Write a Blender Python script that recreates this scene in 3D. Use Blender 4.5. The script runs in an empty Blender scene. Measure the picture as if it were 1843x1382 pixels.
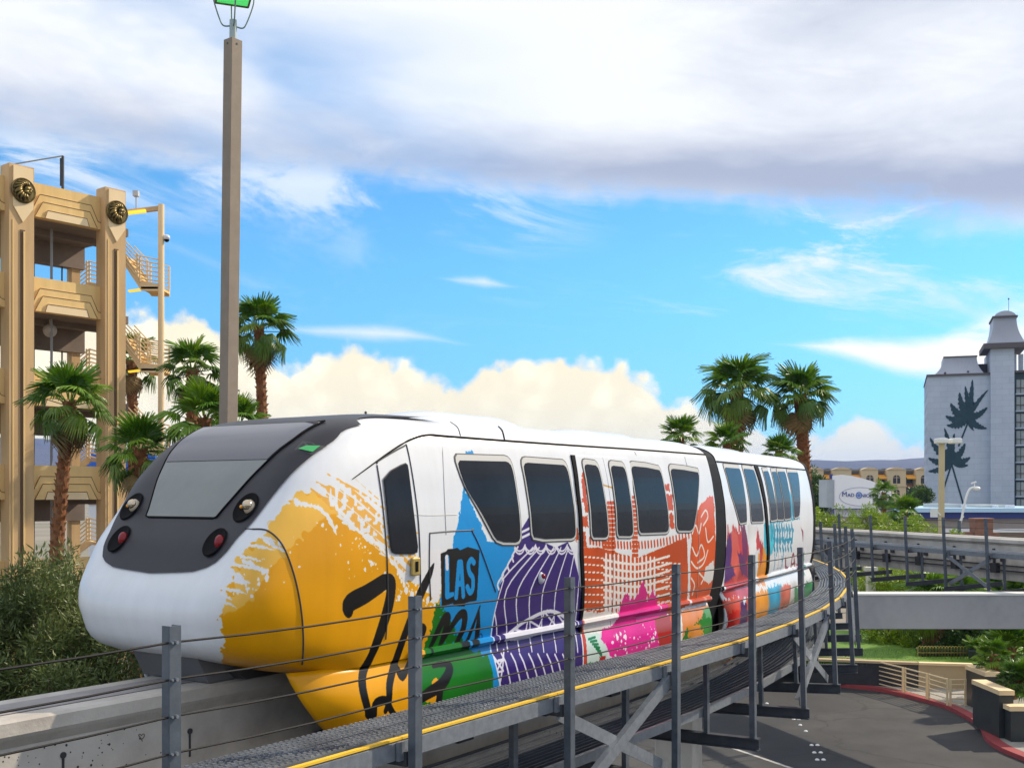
import bpy, bmesh, math, random
import numpy as np
from mathutils import Vector, Matrix, Euler
rnd = random.Random(7)
S = bpy.context.scene
COL = S.collection
R = math.radians
F, CX, HY, CH = 2000.0, 921.5, 889.0, 8.6      # measured focal length, centre column, horizon row (photo pixels); eye height in metres

# ---------------------------------------------------------------- camera
cam = bpy.data.cameras.new('camera'); camo = bpy.data.objects.new('camera', cam); COL.objects.link(camo)
camo.location = (0, 0, CH); camo.rotation_euler = (R(90), 0, 0)
cam.sensor_width = 36; cam.lens = 36*F/1843; cam.shift_y = (HY-691)/1843
cam.clip_start = .1; cam.clip_end = 60000
S.camera = camo
S.view_settings.view_transform = 'Standard'; S.view_settings.look = 'None'
S.view_settings.exposure = 0.16; S.view_settings.gamma = 1
S.cycles.use_denoising = True
S.cycles.max_bounces = 6; S.cycles.transparent_max_bounces = 8
S.cycles.volume_bounces = 0

# ---------------------------------------------------------------- sun
SUN_AZ, SUN_EL = R(60), R(36)                  # azimuth from +Y towards +X
sun = bpy.data.lights.new('sun', 'SUN'); suno = bpy.data.objects.new('sun', sun); COL.objects.link(suno)
sun.energy = 4.3; sun.angle = R(.6); sun.color = (1, .87, .68)
sd = Vector((math.sin(SUN_AZ)*math.cos(SUN_EL), math.cos(SUN_AZ)*math.cos(SUN_EL), math.sin(SUN_EL)))
suno.rotation_euler = sd.to_track_quat('Z', 'Y').to_euler(); suno.location = (30, 10, 60)

# ---------------------------------------------------------------- sky
world = bpy.data.worlds.new('World'); S.world = world; world.use_nodes = True
nt = world.node_tree; nt.nodes.clear()
def nd(t, tree=None, **kw):
    n = (tree or nt).nodes.new(t)
    for k, v in kw.items(): setattr(n, k, v)
    return n
def M(op, a, b=None, c=None, clamp=False, tree=None):
    t = tree or nt
    n = nd('ShaderNodeMath', t, operation=op, use_clamp=clamp)
    for i, v in enumerate((a, b, c)):
        if v is None: continue
        if isinstance(v, (int, float)): n.inputs[i].default_value = v
        else: t.links.new(v, n.inputs[i])
    return n.outputs[0]
def MIX(f, a, b, blend='MIX', tree=None):
    t = tree or nt
    n = nd('ShaderNodeMix', t, data_type='RGBA', blend_type=blend)
    for s, v in ((n.inputs[0], f), (n.inputs[6], a), (n.inputs[7], b)):
        if isinstance(v, (int, float)): s.default_value = v
        elif isinstance(v, tuple): s.default_value = (*v, 1)
        else: t.links.new(v, s)
    return n.outputs[2]
def SS(lo, hi, x):
    n = nd('ShaderNodeMapRange', interpolation_type='SMOOTHSTEP')
    nt.links.new(x, n.inputs[0]); n.inputs[1].default_value = lo; n.inputs[2].default_value = hi
    return n.outputs[0]
def XYZ(a, b, c=0.0):
    n = nd('ShaderNodeCombineXYZ')
    for i, v in enumerate((a, b, c)):
        if isinstance(v, (int, float)): n.inputs[i].default_value = v
        else: nt.links.new(v, n.inputs[i])
    return n.outputs[0]
def NOI(vec, scale, det=6, rough=.55, dist=0.0, lac=2.0):
    n = nd('ShaderNodeTexNoise'); nt.links.new(vec, n.inputs['Vector'])
    n.inputs['Scale'].default_value = scale; n.inputs['Detail'].default_value = det
    n.inputs['Roughness'].default_value = rough; n.inputs['Distortion'].default_value = dist; n.inputs['Lacunarity'].default_value = lac
    return n.outputs['Fac']
tc = nd('ShaderNodeTexCoord'); sp = nd('ShaderNodeSeparateXYZ'); nt.links.new(tc.outputs['Generated'], sp.inputs[0])
dx, dy, dz = sp.outputs
az = M('ARCTAN2', dx, dy)
te = M('DIVIDE', dz, M('MAXIMUM', M('SQRT', M('ADD', M('MULTIPLY', dx, dx), M('MULTIPLY', dy, dy))), .02))
azf = M('MULTIPLY_ADD', az, 1/(2*math.pi), .5)
def prof(pts, sc=.5):
    """height profile of a cloud along the compass: (photo column, photo row) pairs -> tan(elevation) at that azimuth"""
    n = nd('ShaderNodeValToRGB'); nt.links.new(azf, n.inputs[0]); el = n.color_ramp.elements
    st = []
    for q in pts:
        if len(q) == 3: st.append((R(q[0])/(2*math.pi)+.5, q[1]/sc)); continue
        x, y = q; a = math.atan((x-CX)/F); st.append((a/(2*math.pi)+.5, (HY-y)/F*math.cos(a)/sc))
    while len(el) < len(st): el.new(.5)
    for e, (p, v) in zip(el, st): e.position = p; e.color = (v, v, v, 1)
    n.color_ramp.interpolation = 'EASE'
    s = nd('ShaderNodeSeparateColor'); nt.links.new(n.outputs[0], s.inputs[0])
    return M('MULTIPLY', s.outputs[0], sc)
sky = nd('ShaderNodeTexSky', sky_type='NISHITA'); sky.sun_disc = False
sky.sun_elevation = SUN_EL; sky.sun_rotation = SUN_AZ; sky.altitude = 600; sky.air_density = 1.0; sky.dust_density = .4; sky.ozone_density = 1.6
SKYK = .10
base = MIX(1.0, sky.outputs[0], (.70, 1.40, 1.75), 'MULTIPLY')
# planar coordinates of a flat cloud sheet overhead, and a flat map of the low sky
inv = M('DIVIDE', 1.0, M('ADD', M('MAXIMUM', dz, 0.0), .10))
plan = XYZ(M('MULTIPLY', dx, inv), M('MULTIPLY', dy, inv))
flat = XYZ(M('MULTIPLY', az, 1.0), te)
streak = XYZ(M('MULTIPLY', az, .32), M('MULTIPLY_ADD', az, .10, te))
# broad grey-white cloud sheet
e1 = prof([(-900, 190), (0, 262), (200, 285), (430, 318), (640, 335), (850, 356), (1100, 368), (1300, 380), (1500, 402), (1700, 412), (1843, 410), (2900, 400)])
ns = NOI(streak, 9, 7, .6, .4); nf = NOI(flat, 16, 7, .6, .3)
h1 = M('SUBTRACT', te, e1)
m1 = SS(-.012, .030, M('ADD', h1, M('ADD', M('MULTIPLY', M('SUBTRACT', ns, .5), .115), M('MULTIPLY', M('SUBTRACT', nf, .5), .05))))
# a clear slot in the sheet towards the left
slot = M('MULTIPLY', SS(.42, .60, NOI(streak, 5.0, 5, .55, .3)), M('MULTIPLY', SS(.10, -.30, az), SS(.13, .02, M('ABSOLUTE', M('SUBTRACT', h1, .07)))))
m1 = M('MULTIPLY', m1, M('SUBTRACT', 1.0, M('MULTIPLY', slot, .85)))
big = NOI(streak, 3.6, 6, .5, .5)
bell = M('MULTIPLY', SS(-.02, .10, h1), 1.0)
shade = M('ADD', M('MULTIPLY', M('SUBTRACT', big, .5), 2.3), M('ADD', M('MULTIPLY', M('SUBTRACT', NOI(plan, 1.6, 7, .6, .6), .5), 1.1), M('MULTIPLY_ADD', bell, .85, .16)))
shade = M('ADD', shade, M('MULTIPLY', M('SUBTRACT', NOI(streak, 17, 8, .66, .6), .5), .8))
shade = M('SUBTRACT', shade, M('MULTIPLY', SS(-.05, .35, az), .30))
shade = M('SUBTRACT', shade, M('MULTIPLY', M('MULTIPLY', SS(.0, .02, h1), SS(.085, .03, h1)), M('MULTIPLY', SS(-.28, -.02, az), .40)))
shade = M('MINIMUM', M('MAXIMUM', shade, 0.0), 1.0)
c1 = MIX(shade, (.43, .48, .62), (.92, .945, .985))
c1 = MIX(M('MULTIPLY', SS(.58, .72, NOI(streak, 7.0, 8, .62, .7)), SS(.0, .05, h1)), c1, (1.0, 1.0, 1.0))
c1 = MIX(SS(.034, -.02, h1), c1, (.86, .93, 1.0))
# thin wisps below the sheet
wz = M('MULTIPLY', SS(.50, .72, NOI(streak, 15, 9, .66, .9)), SS(.12, .19, te))
w2 = M('MULTIPLY', wz, M('MULTIPLY_ADD', SS(.02, .25, az), .80, .20))
# lens-shaped clouds low on both sides
def lens(cpts, tpts, soft, amp):
    c = prof(cpts); th = prof(tpts)
    d = M('ABSOLUTE', M('SUBTRACT', te, M('ADD', c, M('MULTIPLY', M('SUBTRACT', ns, .5), amp))))
    return M('MULTIPLY', SS(0, soft, M('SUBTRACT', th, d)), SS(.22, .50, NOI(streak, 18, 6, .6)))
l1 = lens([(1340, 612), (1500, 622), (1680, 636), (1843, 600), (2200, 570)], [(1330, 889), (1400, 884), (1480, 868), (1560, 852), (1700, 838), (1780, 812), (1900, 800), (2300, 889)], .016, .040)
l2 = lens([(480, 590), (600, 596), (720, 602), (900, 625)], [(470, 889), (560, 874), (700, 868), (800, 880), (880, 889)], .012, .02)
# heaped clouds along the horizon; heaps out of view added for the window reflections
cu = prof([(-178, .10, 0), (-80, .12, 0), (-1500, 720), (-500, 640), (-50, 600), (240, 566), (395, 580), (450, 640), (520, 672), (560, 668), (588, 620), (745, 652), (790, 684), (842, 692), (858, 650), (1060, 640), (1128, 648), (1150, 690), (1250, 735), (1340, 765), (1440, 800), (1545, 748), (1600, 768), (1650, 812), (2600, 740), (3400, 780), (60, .09, 0), (72, .14, 0), (84, .11, 0), (125, .12, 0), (178, .10, 0)])
puff = NOI(flat, 30, 9, .62, .25)
vor = nd('ShaderNodeTexVoronoi', feature='SMOOTH_F1'); nt.links.new(flat, vor.inputs['Vector']); vor.inputs['Scale'].default_value = 38; vor.inputs['Smoothness'].default_value = .35
vor2 = nd('ShaderNodeTexVoronoi', feature='SMOOTH_F1'); nt.links.new(flat, vor2.inputs['Vector']); vor2.inputs['Scale'].default_value = 95; vor2.inputs['Smoothness'].default_value = .35
bil = M('ADD', M('MULTIPLY', vor.outputs['Distance'], -.020), M('MULTIPLY', vor2.outputs['Distance'], -.008))
d3 = M('ADD', M('SUBTRACT', cu, te), M('ADD', M('ADD', bil, .016), M('MULTIPLY', M('SUBTRACT', puff, .5), .034)))
m3 = SS(-.004, .010, d3)
lump = M('ADD', M('MULTIPLY', vor.outputs['Distance'], .55), M('MULTIPLY', puff, .9))
c3 = MIX(SS(.42, .85, lump), (1.25, 1.16, .86), (1.06, .95, .68))
c3 = MIX(SS(.11, .02, te), c3, (1.06, .97, .70))
c3 = MIX(M('MULTIPLY', SS(.10, .30, az), .35), c3, (.90, .96, 1.0))
mist = SS(.085, -.01, te)
k = nd('ShaderNodeVectorMath', operation='SCALE'); nt.links.new(base, k.inputs[0]); k.inputs[3].default_value = SKYK
skyc = k.outputs[0]
skyc = MIX(1.0, skyc, XYZ(M('MULTIPLY_ADD', SS(.0, .22, te), .20, .80), M('MULTIPLY_ADD', SS(.0, .22, te), .27, .73), M('MULTIPLY_ADD', SS(.0, .22, te), .16, .84)), 'MULTIPLY')
skyc = MIX(M('MULTIPLY', mist, .45), skyc, (.62, .80, .90))
l3 = lens([(780, 500), (860, 507), (960, 522)], [(790, 889), (850, 872), (880, 874), (950, 889)], .010, .03)
col = MIX(w2, skyc, (.88, .94, 1.0))
col = MIX(M('MULTIPLY', l3, .8), col, (.92, .96, 1.0))
col = MIX(M('MULTIPLY', l2, .85), col, (.90, .95, 1.0))
col = MIX(m3, col, c3)
col = MIX(M('MULTIPLY', l1, .97), col, (1.15, 1.08, .93))
fr = M('MULTIPLY', M('MULTIPLY', SS(.46, .62, NOI(streak, 12, 9, .66, .9)), M('MULTIPLY', SS(-.060, -.012, h1), SS(.03, .0, h1))), SS(.12, -.02, az))
col = MIX(M('MULTIPLY', fr, .65), col, (.95, .98, 1.0))
col = MIX(m1, col, c1)
col = MIX(SS(.0, -.04, te), col, (.30, .27, .24))
k2 = nd('ShaderNodeVectorMath', operation='SCALE'); nt.links.new(col, k2.inputs[0]); k2.inputs[3].default_value = 1/SKYK; col = k2.outputs[0]
bg = nd('ShaderNodeBackground'); bg.inputs[1].default_value = SKYK
nt.links.new(col, bg.inputs[0]); ow = nd('ShaderNodeOutputWorld'); nt.links.new(bg.outputs[0], ow.inputs[0])

# ---------------------------------------------------------------- helpers
def P(px, py, Z):
    return Vector(((px-CX)/F*Z, Z, CH+(HY-py)/F*Z))
def G(px, py, z=0.0):
    """point of the ground plane (height z) seen at a photo pixel"""
    Z = F*(CH-z)/(py-HY); return Vector(((px-CX)/F*Z, Z, z))

def tag(o, label=None, cat=None, group=None, kind=None):
    if label: o['label'] = label
    if cat: o['category'] = cat
    if group: o['group'] = group
    if kind: o['kind'] = kind
    return o
def thing(name, loc, label, cat, group=None):
    o = bpy.data.objects.new(name, None); COL.objects.link(o); o.location = loc; o.empty_display_size = .2
    return tag(o, label, cat, group)
def wloc(o):
    v = Vector((0, 0, 0))
    while o is not None: v += Vector(o.location); o = o.parent
    return v
class MB:
    def __init__(s): s.v = []; s.f = []; s.m = []; s.uv = None
    def add(s, vs, fs, mi=0):
        b = len(s.v); s.v += [tuple(v) for v in vs]; s.f += [tuple(i+b for i in f) for f in fs]; s.m += [mi]*len(fs); return s
    def box(s, c, size, ax=None, mi=0):
        c = Vector(c); X, Y, Z = ax or (Vector((1, 0, 0)), Vector((0, 1, 0)), Vector((0, 0, 1)))
        hx, hy, hz = [q/2 for q in size]
        vs = [c+X*(hx*a)+Y*(hy*b)+Z*(hz*d) for a in (-1, 1) for b in (-1, 1) for d in (-1, 1)]
        return s.add(vs, [(0, 1, 3, 2), (4, 6, 7, 5), (0, 4, 5, 1), (2, 3, 7, 6), (0, 2, 6, 4), (1, 5, 7, 3)], mi)
    def bar(s, p, q, w, h, up=(0, 0, 1), mi=0):
        p = Vector(p); q = Vector(q); d = q-p; L = d.length; d.normalize(); up = Vector(up)
        x = d.cross(up)
        if x.length < 1e-4: x = d.cross(Vector((1, 0, 0)))
        x.normalize(); y = x.cross(d).normalized()
        return s.box((p+q)/2, (L, w, h), (d, x, y), mi)
    def tube(s, pts, r, n=8, caps=True, mi=0):
        pts = [Vector(p) for p in pts]; N = len(pts); rs = r if isinstance(r, (list, tuple)) else [r]*N
        vs = []; a = None
        for i, p in enumerate(pts):
            d = (pts[min(i+1, N-1)]-pts[max(i-1, 0)]).normalized()
            if a is None:
                a = d.cross(Vector((0, 0, 1)))
                if a.length < 1e-3: a = d.cross(Vector((1, 0, 0)))
            a = (a-d*a.dot(d)).normalized(); b = d.cross(a)
            vs += [p+(a*math.cos(t)+b*math.sin(t))*rs[i] for t in (2*math.pi*j/n for j in range(n))]
        fs = [(i*n+j, i*n+(j+1) % n, (i+1)*n+(j+1) % n, (i+1)*n+j) for i in range(N-1) for j in range(n)]
        if caps: fs += [tuple(range(n))[::-1], tuple((N-1)*n+j for j in range(n))]
        return s.add(vs, fs, mi)
    def prism(s, poly, o, ux, uy, t, mi=0):
        """polygon (2-D) in the frame o,ux,uy pushed out by the vector t"""
        o = Vector(o); n = len(poly); t = Vector(t)
        a = [o+ux*x+uy*y for x, y in poly]; vs = a+[p+t for p in a]
        fs = [tuple(range(n))[::-1], tuple(range(n, 2*n))]+[(i, (i+1) % n, n+(i+1) % n, n+i) for i in range(n)]
        return s.add(vs, fs, mi)
    def sphere(s, c, r, n=10, m=6, sq=(1, 1, 1), mi=0):
        c = Vector(c); vs = []
        for i in range(m+1):
            th = math.pi*i/m
            for j in range(n):
                ph = 2*math.pi*j/n; vs.append(c+Vector((r*sq[0]*math.sin(th)*math.cos(ph), r*sq[1]*math.sin(th)*math.sin(ph), r*sq[2]*math.cos(th))))
        return s.add(vs, [(i*n+j, i*n+(j+1) % n, (i+1)*n+(j+1) % n, (i+1)*n+j) for i in range(m) for j in range(n)], mi)
    def build(s, name, mat, parent=None, smooth=False, rel=False, recalc=True, bevel=0):
        me = bpy.data.meshes.new(name)
        off = wloc(parent) if (parent is not None and not rel) else Vector((0, 0, 0))
        v = np.array(s.v, dtype=float)-np.array(off)
        me.from_pydata([tuple(x) for x in v], [], s.f)
        for m in (mat if isinstance(mat, (list, tuple)) else [mat]): me.materials.append(m)
        if isinstance(mat, (list, tuple)): me.polygons.foreach_set('material_index', s.m)
        if s.uv is not None:
            l = me.uv_layers.new(name='UVMap'); idx = np.empty(len(me.loops), dtype=np.int32); me.loops.foreach_get('vertex_index', idx)
            l.data.foreach_set('uv', np.array(s.uv, dtype=np.float32)[idx].ravel())
        if recalc:
            b = bmesh.new(); b.from_mesh(me); bmesh.ops.recalc_face_normals(b, faces=b.faces); b.to_mesh(me); b.free()
        if smooth: me.polygons.foreach_set('use_smooth', [True]*len(me.polygons))
        me.update()
        o = bpy.data.objects.new(name, me); COL.objects.link(o)
        if parent is not None: o.parent = parent
        if bevel:
            md = o.modifiers.new('bevel', 'BEVEL'); md.width = bevel; md.segments = 2; md.limit_method = 'ANGLE'
        return o
def dupe(root, loc=None, rot=None, scale=None, **props):
    r = root.copy(); COL.objects.link(r)
    for k_, v_ in props.items(): r[k_] = v_
    if loc is not None: r.location = loc
    if rot is not None: r.rotation_euler = rot
    if scale is not None: r.scale = (scale,)*3 if isinstance(scale, (int, float)) else scale
    for ch in list(root.children):
        c = ch.copy(); COL.objects.link(c); c.parent = r
        for g in list(ch.children):
            d = g.copy(); COL.objects.link(d); d.parent = c
    return r

MATS = {}
def mat(name, c, rough=.6, metal=0.0, c2=None, sc=3.0, bump=0.0, bsc=40.0, spec=.5, coat=0.0, mixlo=.35, mixhi=.65, stretch=None, c3=None, sc3=.4, trans=0.0, rand=0.0, emit=None):
    m = bpy.data.materials.new(name); m.use_nodes = True; t = m.node_tree; b = t.nodes['Principled BSDF']; MATS[name] = m
    b.inputs['Roughness'].default_value = rough; b.inputs['Metallic'].default_value = metal; b.inputs['Specular IOR Level'].default_value = spec
    b.inputs['Coat Weight'].default_value = coat; b.inputs['Coat Roughness'].default_value = .08
    b.inputs['Base Color'].default_value = (*c, 1)
    co = nd('ShaderNodeTexCoord', t); vec = co.outputs['Object']
    if stretch:
        mp = nd('ShaderNodeMapping', t); mp.inputs['Scale'].default_value = stretch; t.links.new(vec, mp.inputs[0]); vec = mp.outputs[0]
    def noise(scale, det=6):
        n = nd('ShaderNodeTexNoise', t); t.links.new(vec, n.inputs['Vector']); n.inputs['Scale'].default_value = scale; n.inputs['Detail'].default_value = det; n.inputs['Roughness'].default_value = .62
        return n.outputs['Fac']
    out = None
    if c2:
        mr = nd('ShaderNodeMapRange', t); t.links.new(noise(sc), mr.inputs[0]); mr.inputs[1].default_value = mixlo; mr.inputs[2].default_value = mixhi
        out = MIX(mr.outputs[0], c, c2, tree=t)
        if c3:
            mr = nd('ShaderNodeMapRange', t); t.links.new(noise(sc3, 4), mr.inputs[0]); mr.inputs[1].default_value = .45; mr.inputs[2].default_value = .72
            out = MIX(mr.outputs[0], out, c3, tree=t)
    if rand:
        oi = nd('ShaderNodeObjectInfo', t); hs = nd('ShaderNodeHueSaturation', t)
        t.links.new(M('MULTIPLY_ADD', oi.outputs['Random'], 2*rand, 1-rand, tree=t), hs.inputs['Value'])
        t.links.new(M('MULTIPLY_ADD', oi.outputs['Random'], -.06*rand*2, .5+.06*rand, tree=t), hs.inputs['Hue'])
        if out is None: hs.inputs['Color'].default_value = (*c, 1)
        else: t.links.new(out, hs.inputs['Color'])
        out = hs.outputs[0]
    if out is not None: t.links.new(out, b.inputs['Base Color'])
    if bump:
        bp = nd('ShaderNodeBump', t); bp.inputs['Strength'].default_value = bump; bp.inputs['Distance'].default_value = .02; t.links.new(noise(bsc), bp.inputs['Height']); t.links.new(bp.outputs[0], b.inputs['Normal'])
    if trans:
        tr = nd('ShaderNodeBsdfTranslucent', t); ms = nd('ShaderNodeMixShader', t); ms.inputs[0].default_value = trans
        if out is not None: t.links.new(out, tr.inputs[0])
        else: tr.inputs[0].default_value = (*c, 1)
        t.links.new(b.outputs[0], ms.inputs[1]); t.links.new(tr.outputs[0], ms.inputs[2]); t.links.new(ms.outputs[0], t.nodes['Material Output'].inputs[0])
    if emit:
        b.inputs['Emission Color'].default_value = (*emit[0], 1); b.inputs['Emission Strength'].default_value = emit[1]
    return m
concrete = mat('concrete', (.50, .47, .43), .85, c2=(.36, .33, .30), sc=2.2, bump=.25, bsc=26, c3=(.58, .55, .50), sc3=.6)
concrete_grey = mat('grey concrete', (.40, .40, .41), .85, c2=(.31, .31, .33), sc=1.3, bump=.2, bsc=20, c3=(.46, .46, .46), sc3=.35)
runway = mat('running surface', (.30, .28, .28), .7, c2=(.22, .21, .21), sc=3, stretch=(1, 1, 1))
galv = mat('galvanised steel', (.105, .128, .16), .5, metal=.4, c2=(.075, .092, .118), sc=9, bump=.08, bsc=60, c3=(.14, .16, .19), sc3=2.5)
galv_lt = mat('bare galvanised steel', (.25, .28, .32), .45, metal=.45, c2=(.19, .21, .245), sc=12, bump=.08, bsc=70)
yellow_p = mat('safety yellow paint', (.85, .52, .03), .5, c2=(.65, .40, .05), sc=9, mixlo=.5, mixhi=.75)
cable_m = mat('steel cable', (.022, .021, .022), .7, spec=.2)
black_r = mat('black rubber', (.005, .0045, .0055), .65, c2=(.010, .0095, .0105), sc=8, spec=.06)
dark_m = mat('dark underframe', (.03, .03, .035), .6)
white_p = mat('white train paint', (.69, .715, .765), .26, c2=(.655, .68, .735), sc=1.5, coat=.15)
panel_m = mat('charcoal panel', (.026, .026, .034), .42, c2=(.033, .033, .042), sc=2, spec=.25)
glass_m = mat('dark glass', (.010, .012, .017), .20, spec=.13, c2=(.018, .021, .028), sc=1.2)
wind_m = mat('windscreen glass', (.085, .105, .11), .05, spec=1.0, c2=(.12, .145, .145), sc=1.1)
chrome = mat('lamp reflector', (.55, .45, .33), .15, metal=.8)
lensm = mat('lamp glass', (.50, .42, .32), .06, spec=.8)
amber = mat('amber lens', (.95, .38, .04), .15)
redl = mat('red lens', (.22, .006, .012), .15, spec=.4)
green_g = mat('green glass', (.30, .90, .42), .2, trans=.5, emit=((.16, .95, .30), .5))
# ---------------------------------------------------------------- the two track lines
TH = math.atan(1342/F)
D = Vector((math.sin(TH), math.cos(TH), 0)); N = Vector((math.cos(TH), -math.sin(TH), 0)); UP = Vector((0, 0, 1))
S1, RC, PN, TN = 12.5, 40.0, -5.5, -8.2        # start of the bend, its radius at the post line, post line and track centre (metres right of the camera line)
PHI_END = R(56)
def frameA(s):
    phi = min(max(0, s-S1)/RC, PHI_END); c, k_ = math.cos(phi), math.sin(phi)
    n_ = N*c+D*k_; d_ = D*c-N*k_
    ex = max(0, s-S1-PHI_END*RC)
    o = D*min(s, S1) if s <= S1 else D*S1
    cen = D*S1+N*(PN-RC)
    beta = .052*min(max((s-S1)/8, 0), 1)
    return phi, n_, d_, cen, ex, beta
def pathA(s, n, h):
    phi, n_, d_, cen, ex, beta = frameA(s)
    n2 = n-(h+1.87)*beta; h2 = h+(n-PN)*beta
    p = (D*s+N*n2) if s <= S1 else cen+n_*(n2-PN+RC)+d_*ex
    return Vector((p.x, p.y, CH+h2))
DB = Vector((-.283, .959, 0)).normalized(); NB = Vector((-.959, -.283, 0)).normalized(); OB = Vector((17.4, 30.4, 0))
RB = 300.0
def pathB(s, n, h):
    beta = .05
    n2 = n+(h+1.87)*beta; h2 = h-(n-PN)*beta
    p = OB+DB*s+NB*(n2-PN) - NB*0
    return Vector((p.x, p.y, CH+h2))
def dirs(path, s, n=PN):
    a = path(s-.05, n, -2); b = path(s+.05, n, -2); t = (b-a).normalized()
    up = (path(s, n, -1)-path(s, n, -2)).normalized(); lat = t.cross(up).normalized()
    return t, lat, up

# ---------------------------------------------------------------- guideway beams
def beam(name, path, s_list, label, brackets):
    o0 = path(s_list[0], TN, -3.3)
    th = thing(name, o0, label, 'guideway beam')
    sec = [(-.42, -1.72), (-.42, -1.82), (-.40, -1.85), (-.33, -1.93), (-.33, -3.15), (.33, -3.15), (.33, -1.93), (.40, -1.85), (.42, -1.82), (.42, -1.72), (.39, -1.70), (-.39, -1.70)]
    mb = MB(); k_ = len(sec)
    for s in s_list: mb.v += [tuple(path(s, TN+a, h)) for a, h in sec]
    for i in range(len(s_list)-1):
        mb.f += [(i*k_+j, i*k_+(j+1) % k_, (i+1)*k_+(j+1) % k_, (i+1)*k_+j) for j in range(k_)]
    mb.f += [tuple(range(k_)), tuple((len(s_list)-1)*k_+j for j in range(k_))]; mb.m = [0]*len(mb.f)
    b = mb.build('concrete_girder', concrete, th)
    mb = MB()
    for i, s in enumerate(s_list): mb.v += [tuple(path(s, TN+a, -1.694)) for a in (-.20, .20)]
    mb.f = [(2*i, 2*i+1, 2*i+3, 2*i+2) for i in range(len(s_list)-1)]; mb.m = [0]*len(mb.f)
    mb.build('running_path', runway, th)
    # power rail on the web and its brackets
    mb = MB()
    for h in (-2.62, -2.80):
        for i in range(len(s_list)-1):
            if s_list[i] < brackets[0]: continue
            mb.bar(path(s_list[i], TN+.40, h), path(s_list[i+1], TN+.40, h), .05, .05)
    mb.build('power_rail', dark_m, th)
    s = brackets[0]
    while s < brackets[1]:
        t, lat, up = dirs(path, s, TN); sg = 1
        mb = MB(); c = path(s, TN+.42, -2.72); mb.box(c, (.30, .18, .34), (t, lat, up)); mb.box(path(s+.1, TN+.36, -2.3), (.10, .05, .5), (t, lat, up)); mb.box(path(s-.35, TN+.37, -2.44), (.22, .05, .12), (t, lat, up))
        mb.build('rail_bracket', dark_m, th); s += brackets[2]
    return th
sA = [-6+.8*i for i in range(24)]+[13.2+.55*i for i in range(70)]+[52+2*i for i in range(8)]
beamA = beam('guideway_beam', pathA, sA, 'near concrete guideway beam that carries the colourful train and bends away behind it', (8.6, 34, 1.9))
sB = [-9+1.5*i for i in range(50)]
beamB = beam('guideway_beam', pathB, sB, 'far empty concrete guideway beam at right, above the bushes and beside the hotel', (2.4, 40, 2.12))
# vertical form-work slots, a small hole each, and a scratched heart on the near face of the near beam
mb = MB()
for px, y0, y1 in ((113, 1358, 1400), (341, 1315, 1361)):
    Z = F*(8.2-.33)/math.cos(TH)/(2263-px)
    a = P(px, y0, Z)+N*.002; b = P(px, y1, Z)+N*.002
    mb.bar(a, b, .02, .012, tuple(N)); mb.tube([a-N*.01, a+N*.012], .026, 10)
mb.build('formwork_slot', dark_m, beamA)
def web_px(px, py, off=.004):
    Z = F*(8.2-.33)/math.cos(TH)/(2263-px); return P(px, py, Z)+N*off
mb = MB()
hp = [(254, 1329), (250, 1324), (249, 1321.5), (251, 1320), (253, 1321), (254, 1323), (256, 1320.5), (258.5, 1320), (260, 1322), (258, 1326), (254, 1330), (256, 1333)]
mb.tube([web_px(*q) for q in hp], .004, 5); mb.build('heart_graffiti', mat('graffiti', (.16, .14, .12), .8), beamA)
mb = MB()
for i in range(70):
    px = rnd.uniform(-20, 330); py = 1290+rnd.random()**.8*100-.16*px*.9+20
    r = rnd.choice((.005, .006, .008, .012)); c = web_px(px, py, 0)
    if (c.z-CH) > -1.95 or (c.z-CH) < -3.1: continue
    mb.tube([c-N*.004, c+N*.002], r, 6)
mb.build('air_hole', dark_m, beamA)

def pier(s, w, label, path=pathA, z1=-3.152, name='guideway_pier'):
    c = path(s, TN, 0); t, lat, up = dirs(path, s, TN); c.z = 0
    th = thing(name, c, label, 'pier')
    ax = (t, Vector((lat.x, lat.y, 0)).normalized(), UP)
    ax = (ax[1].cross(UP).normalized(), ax[1], UP)
    zt = path(s, TN, z1).z
    MB().box(c+UP*(zt-.75)/2, (w, w, zt-.75), ax).build('shaft', concrete, th, bevel=.03)
    o = c+UP*(zt-.75)
    MB().prism([(-w/2, 0), (w/2, 0), (.75, .5), (.75, .72), (-.75, .72), (-.75, .5)], o-ax[0]*w*.55, ax[1], UP, ax[0]*w*1.1).build('pier_head', concrete, th)
    return th
pier(19, .7, 'square concrete pier under the train beside the steel walkway')
pier(50, .9, 'concrete pier under the bend of the near guideway beam')
pier(21, .9, 'concrete pier under the far guideway beam at right', pathB)

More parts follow.
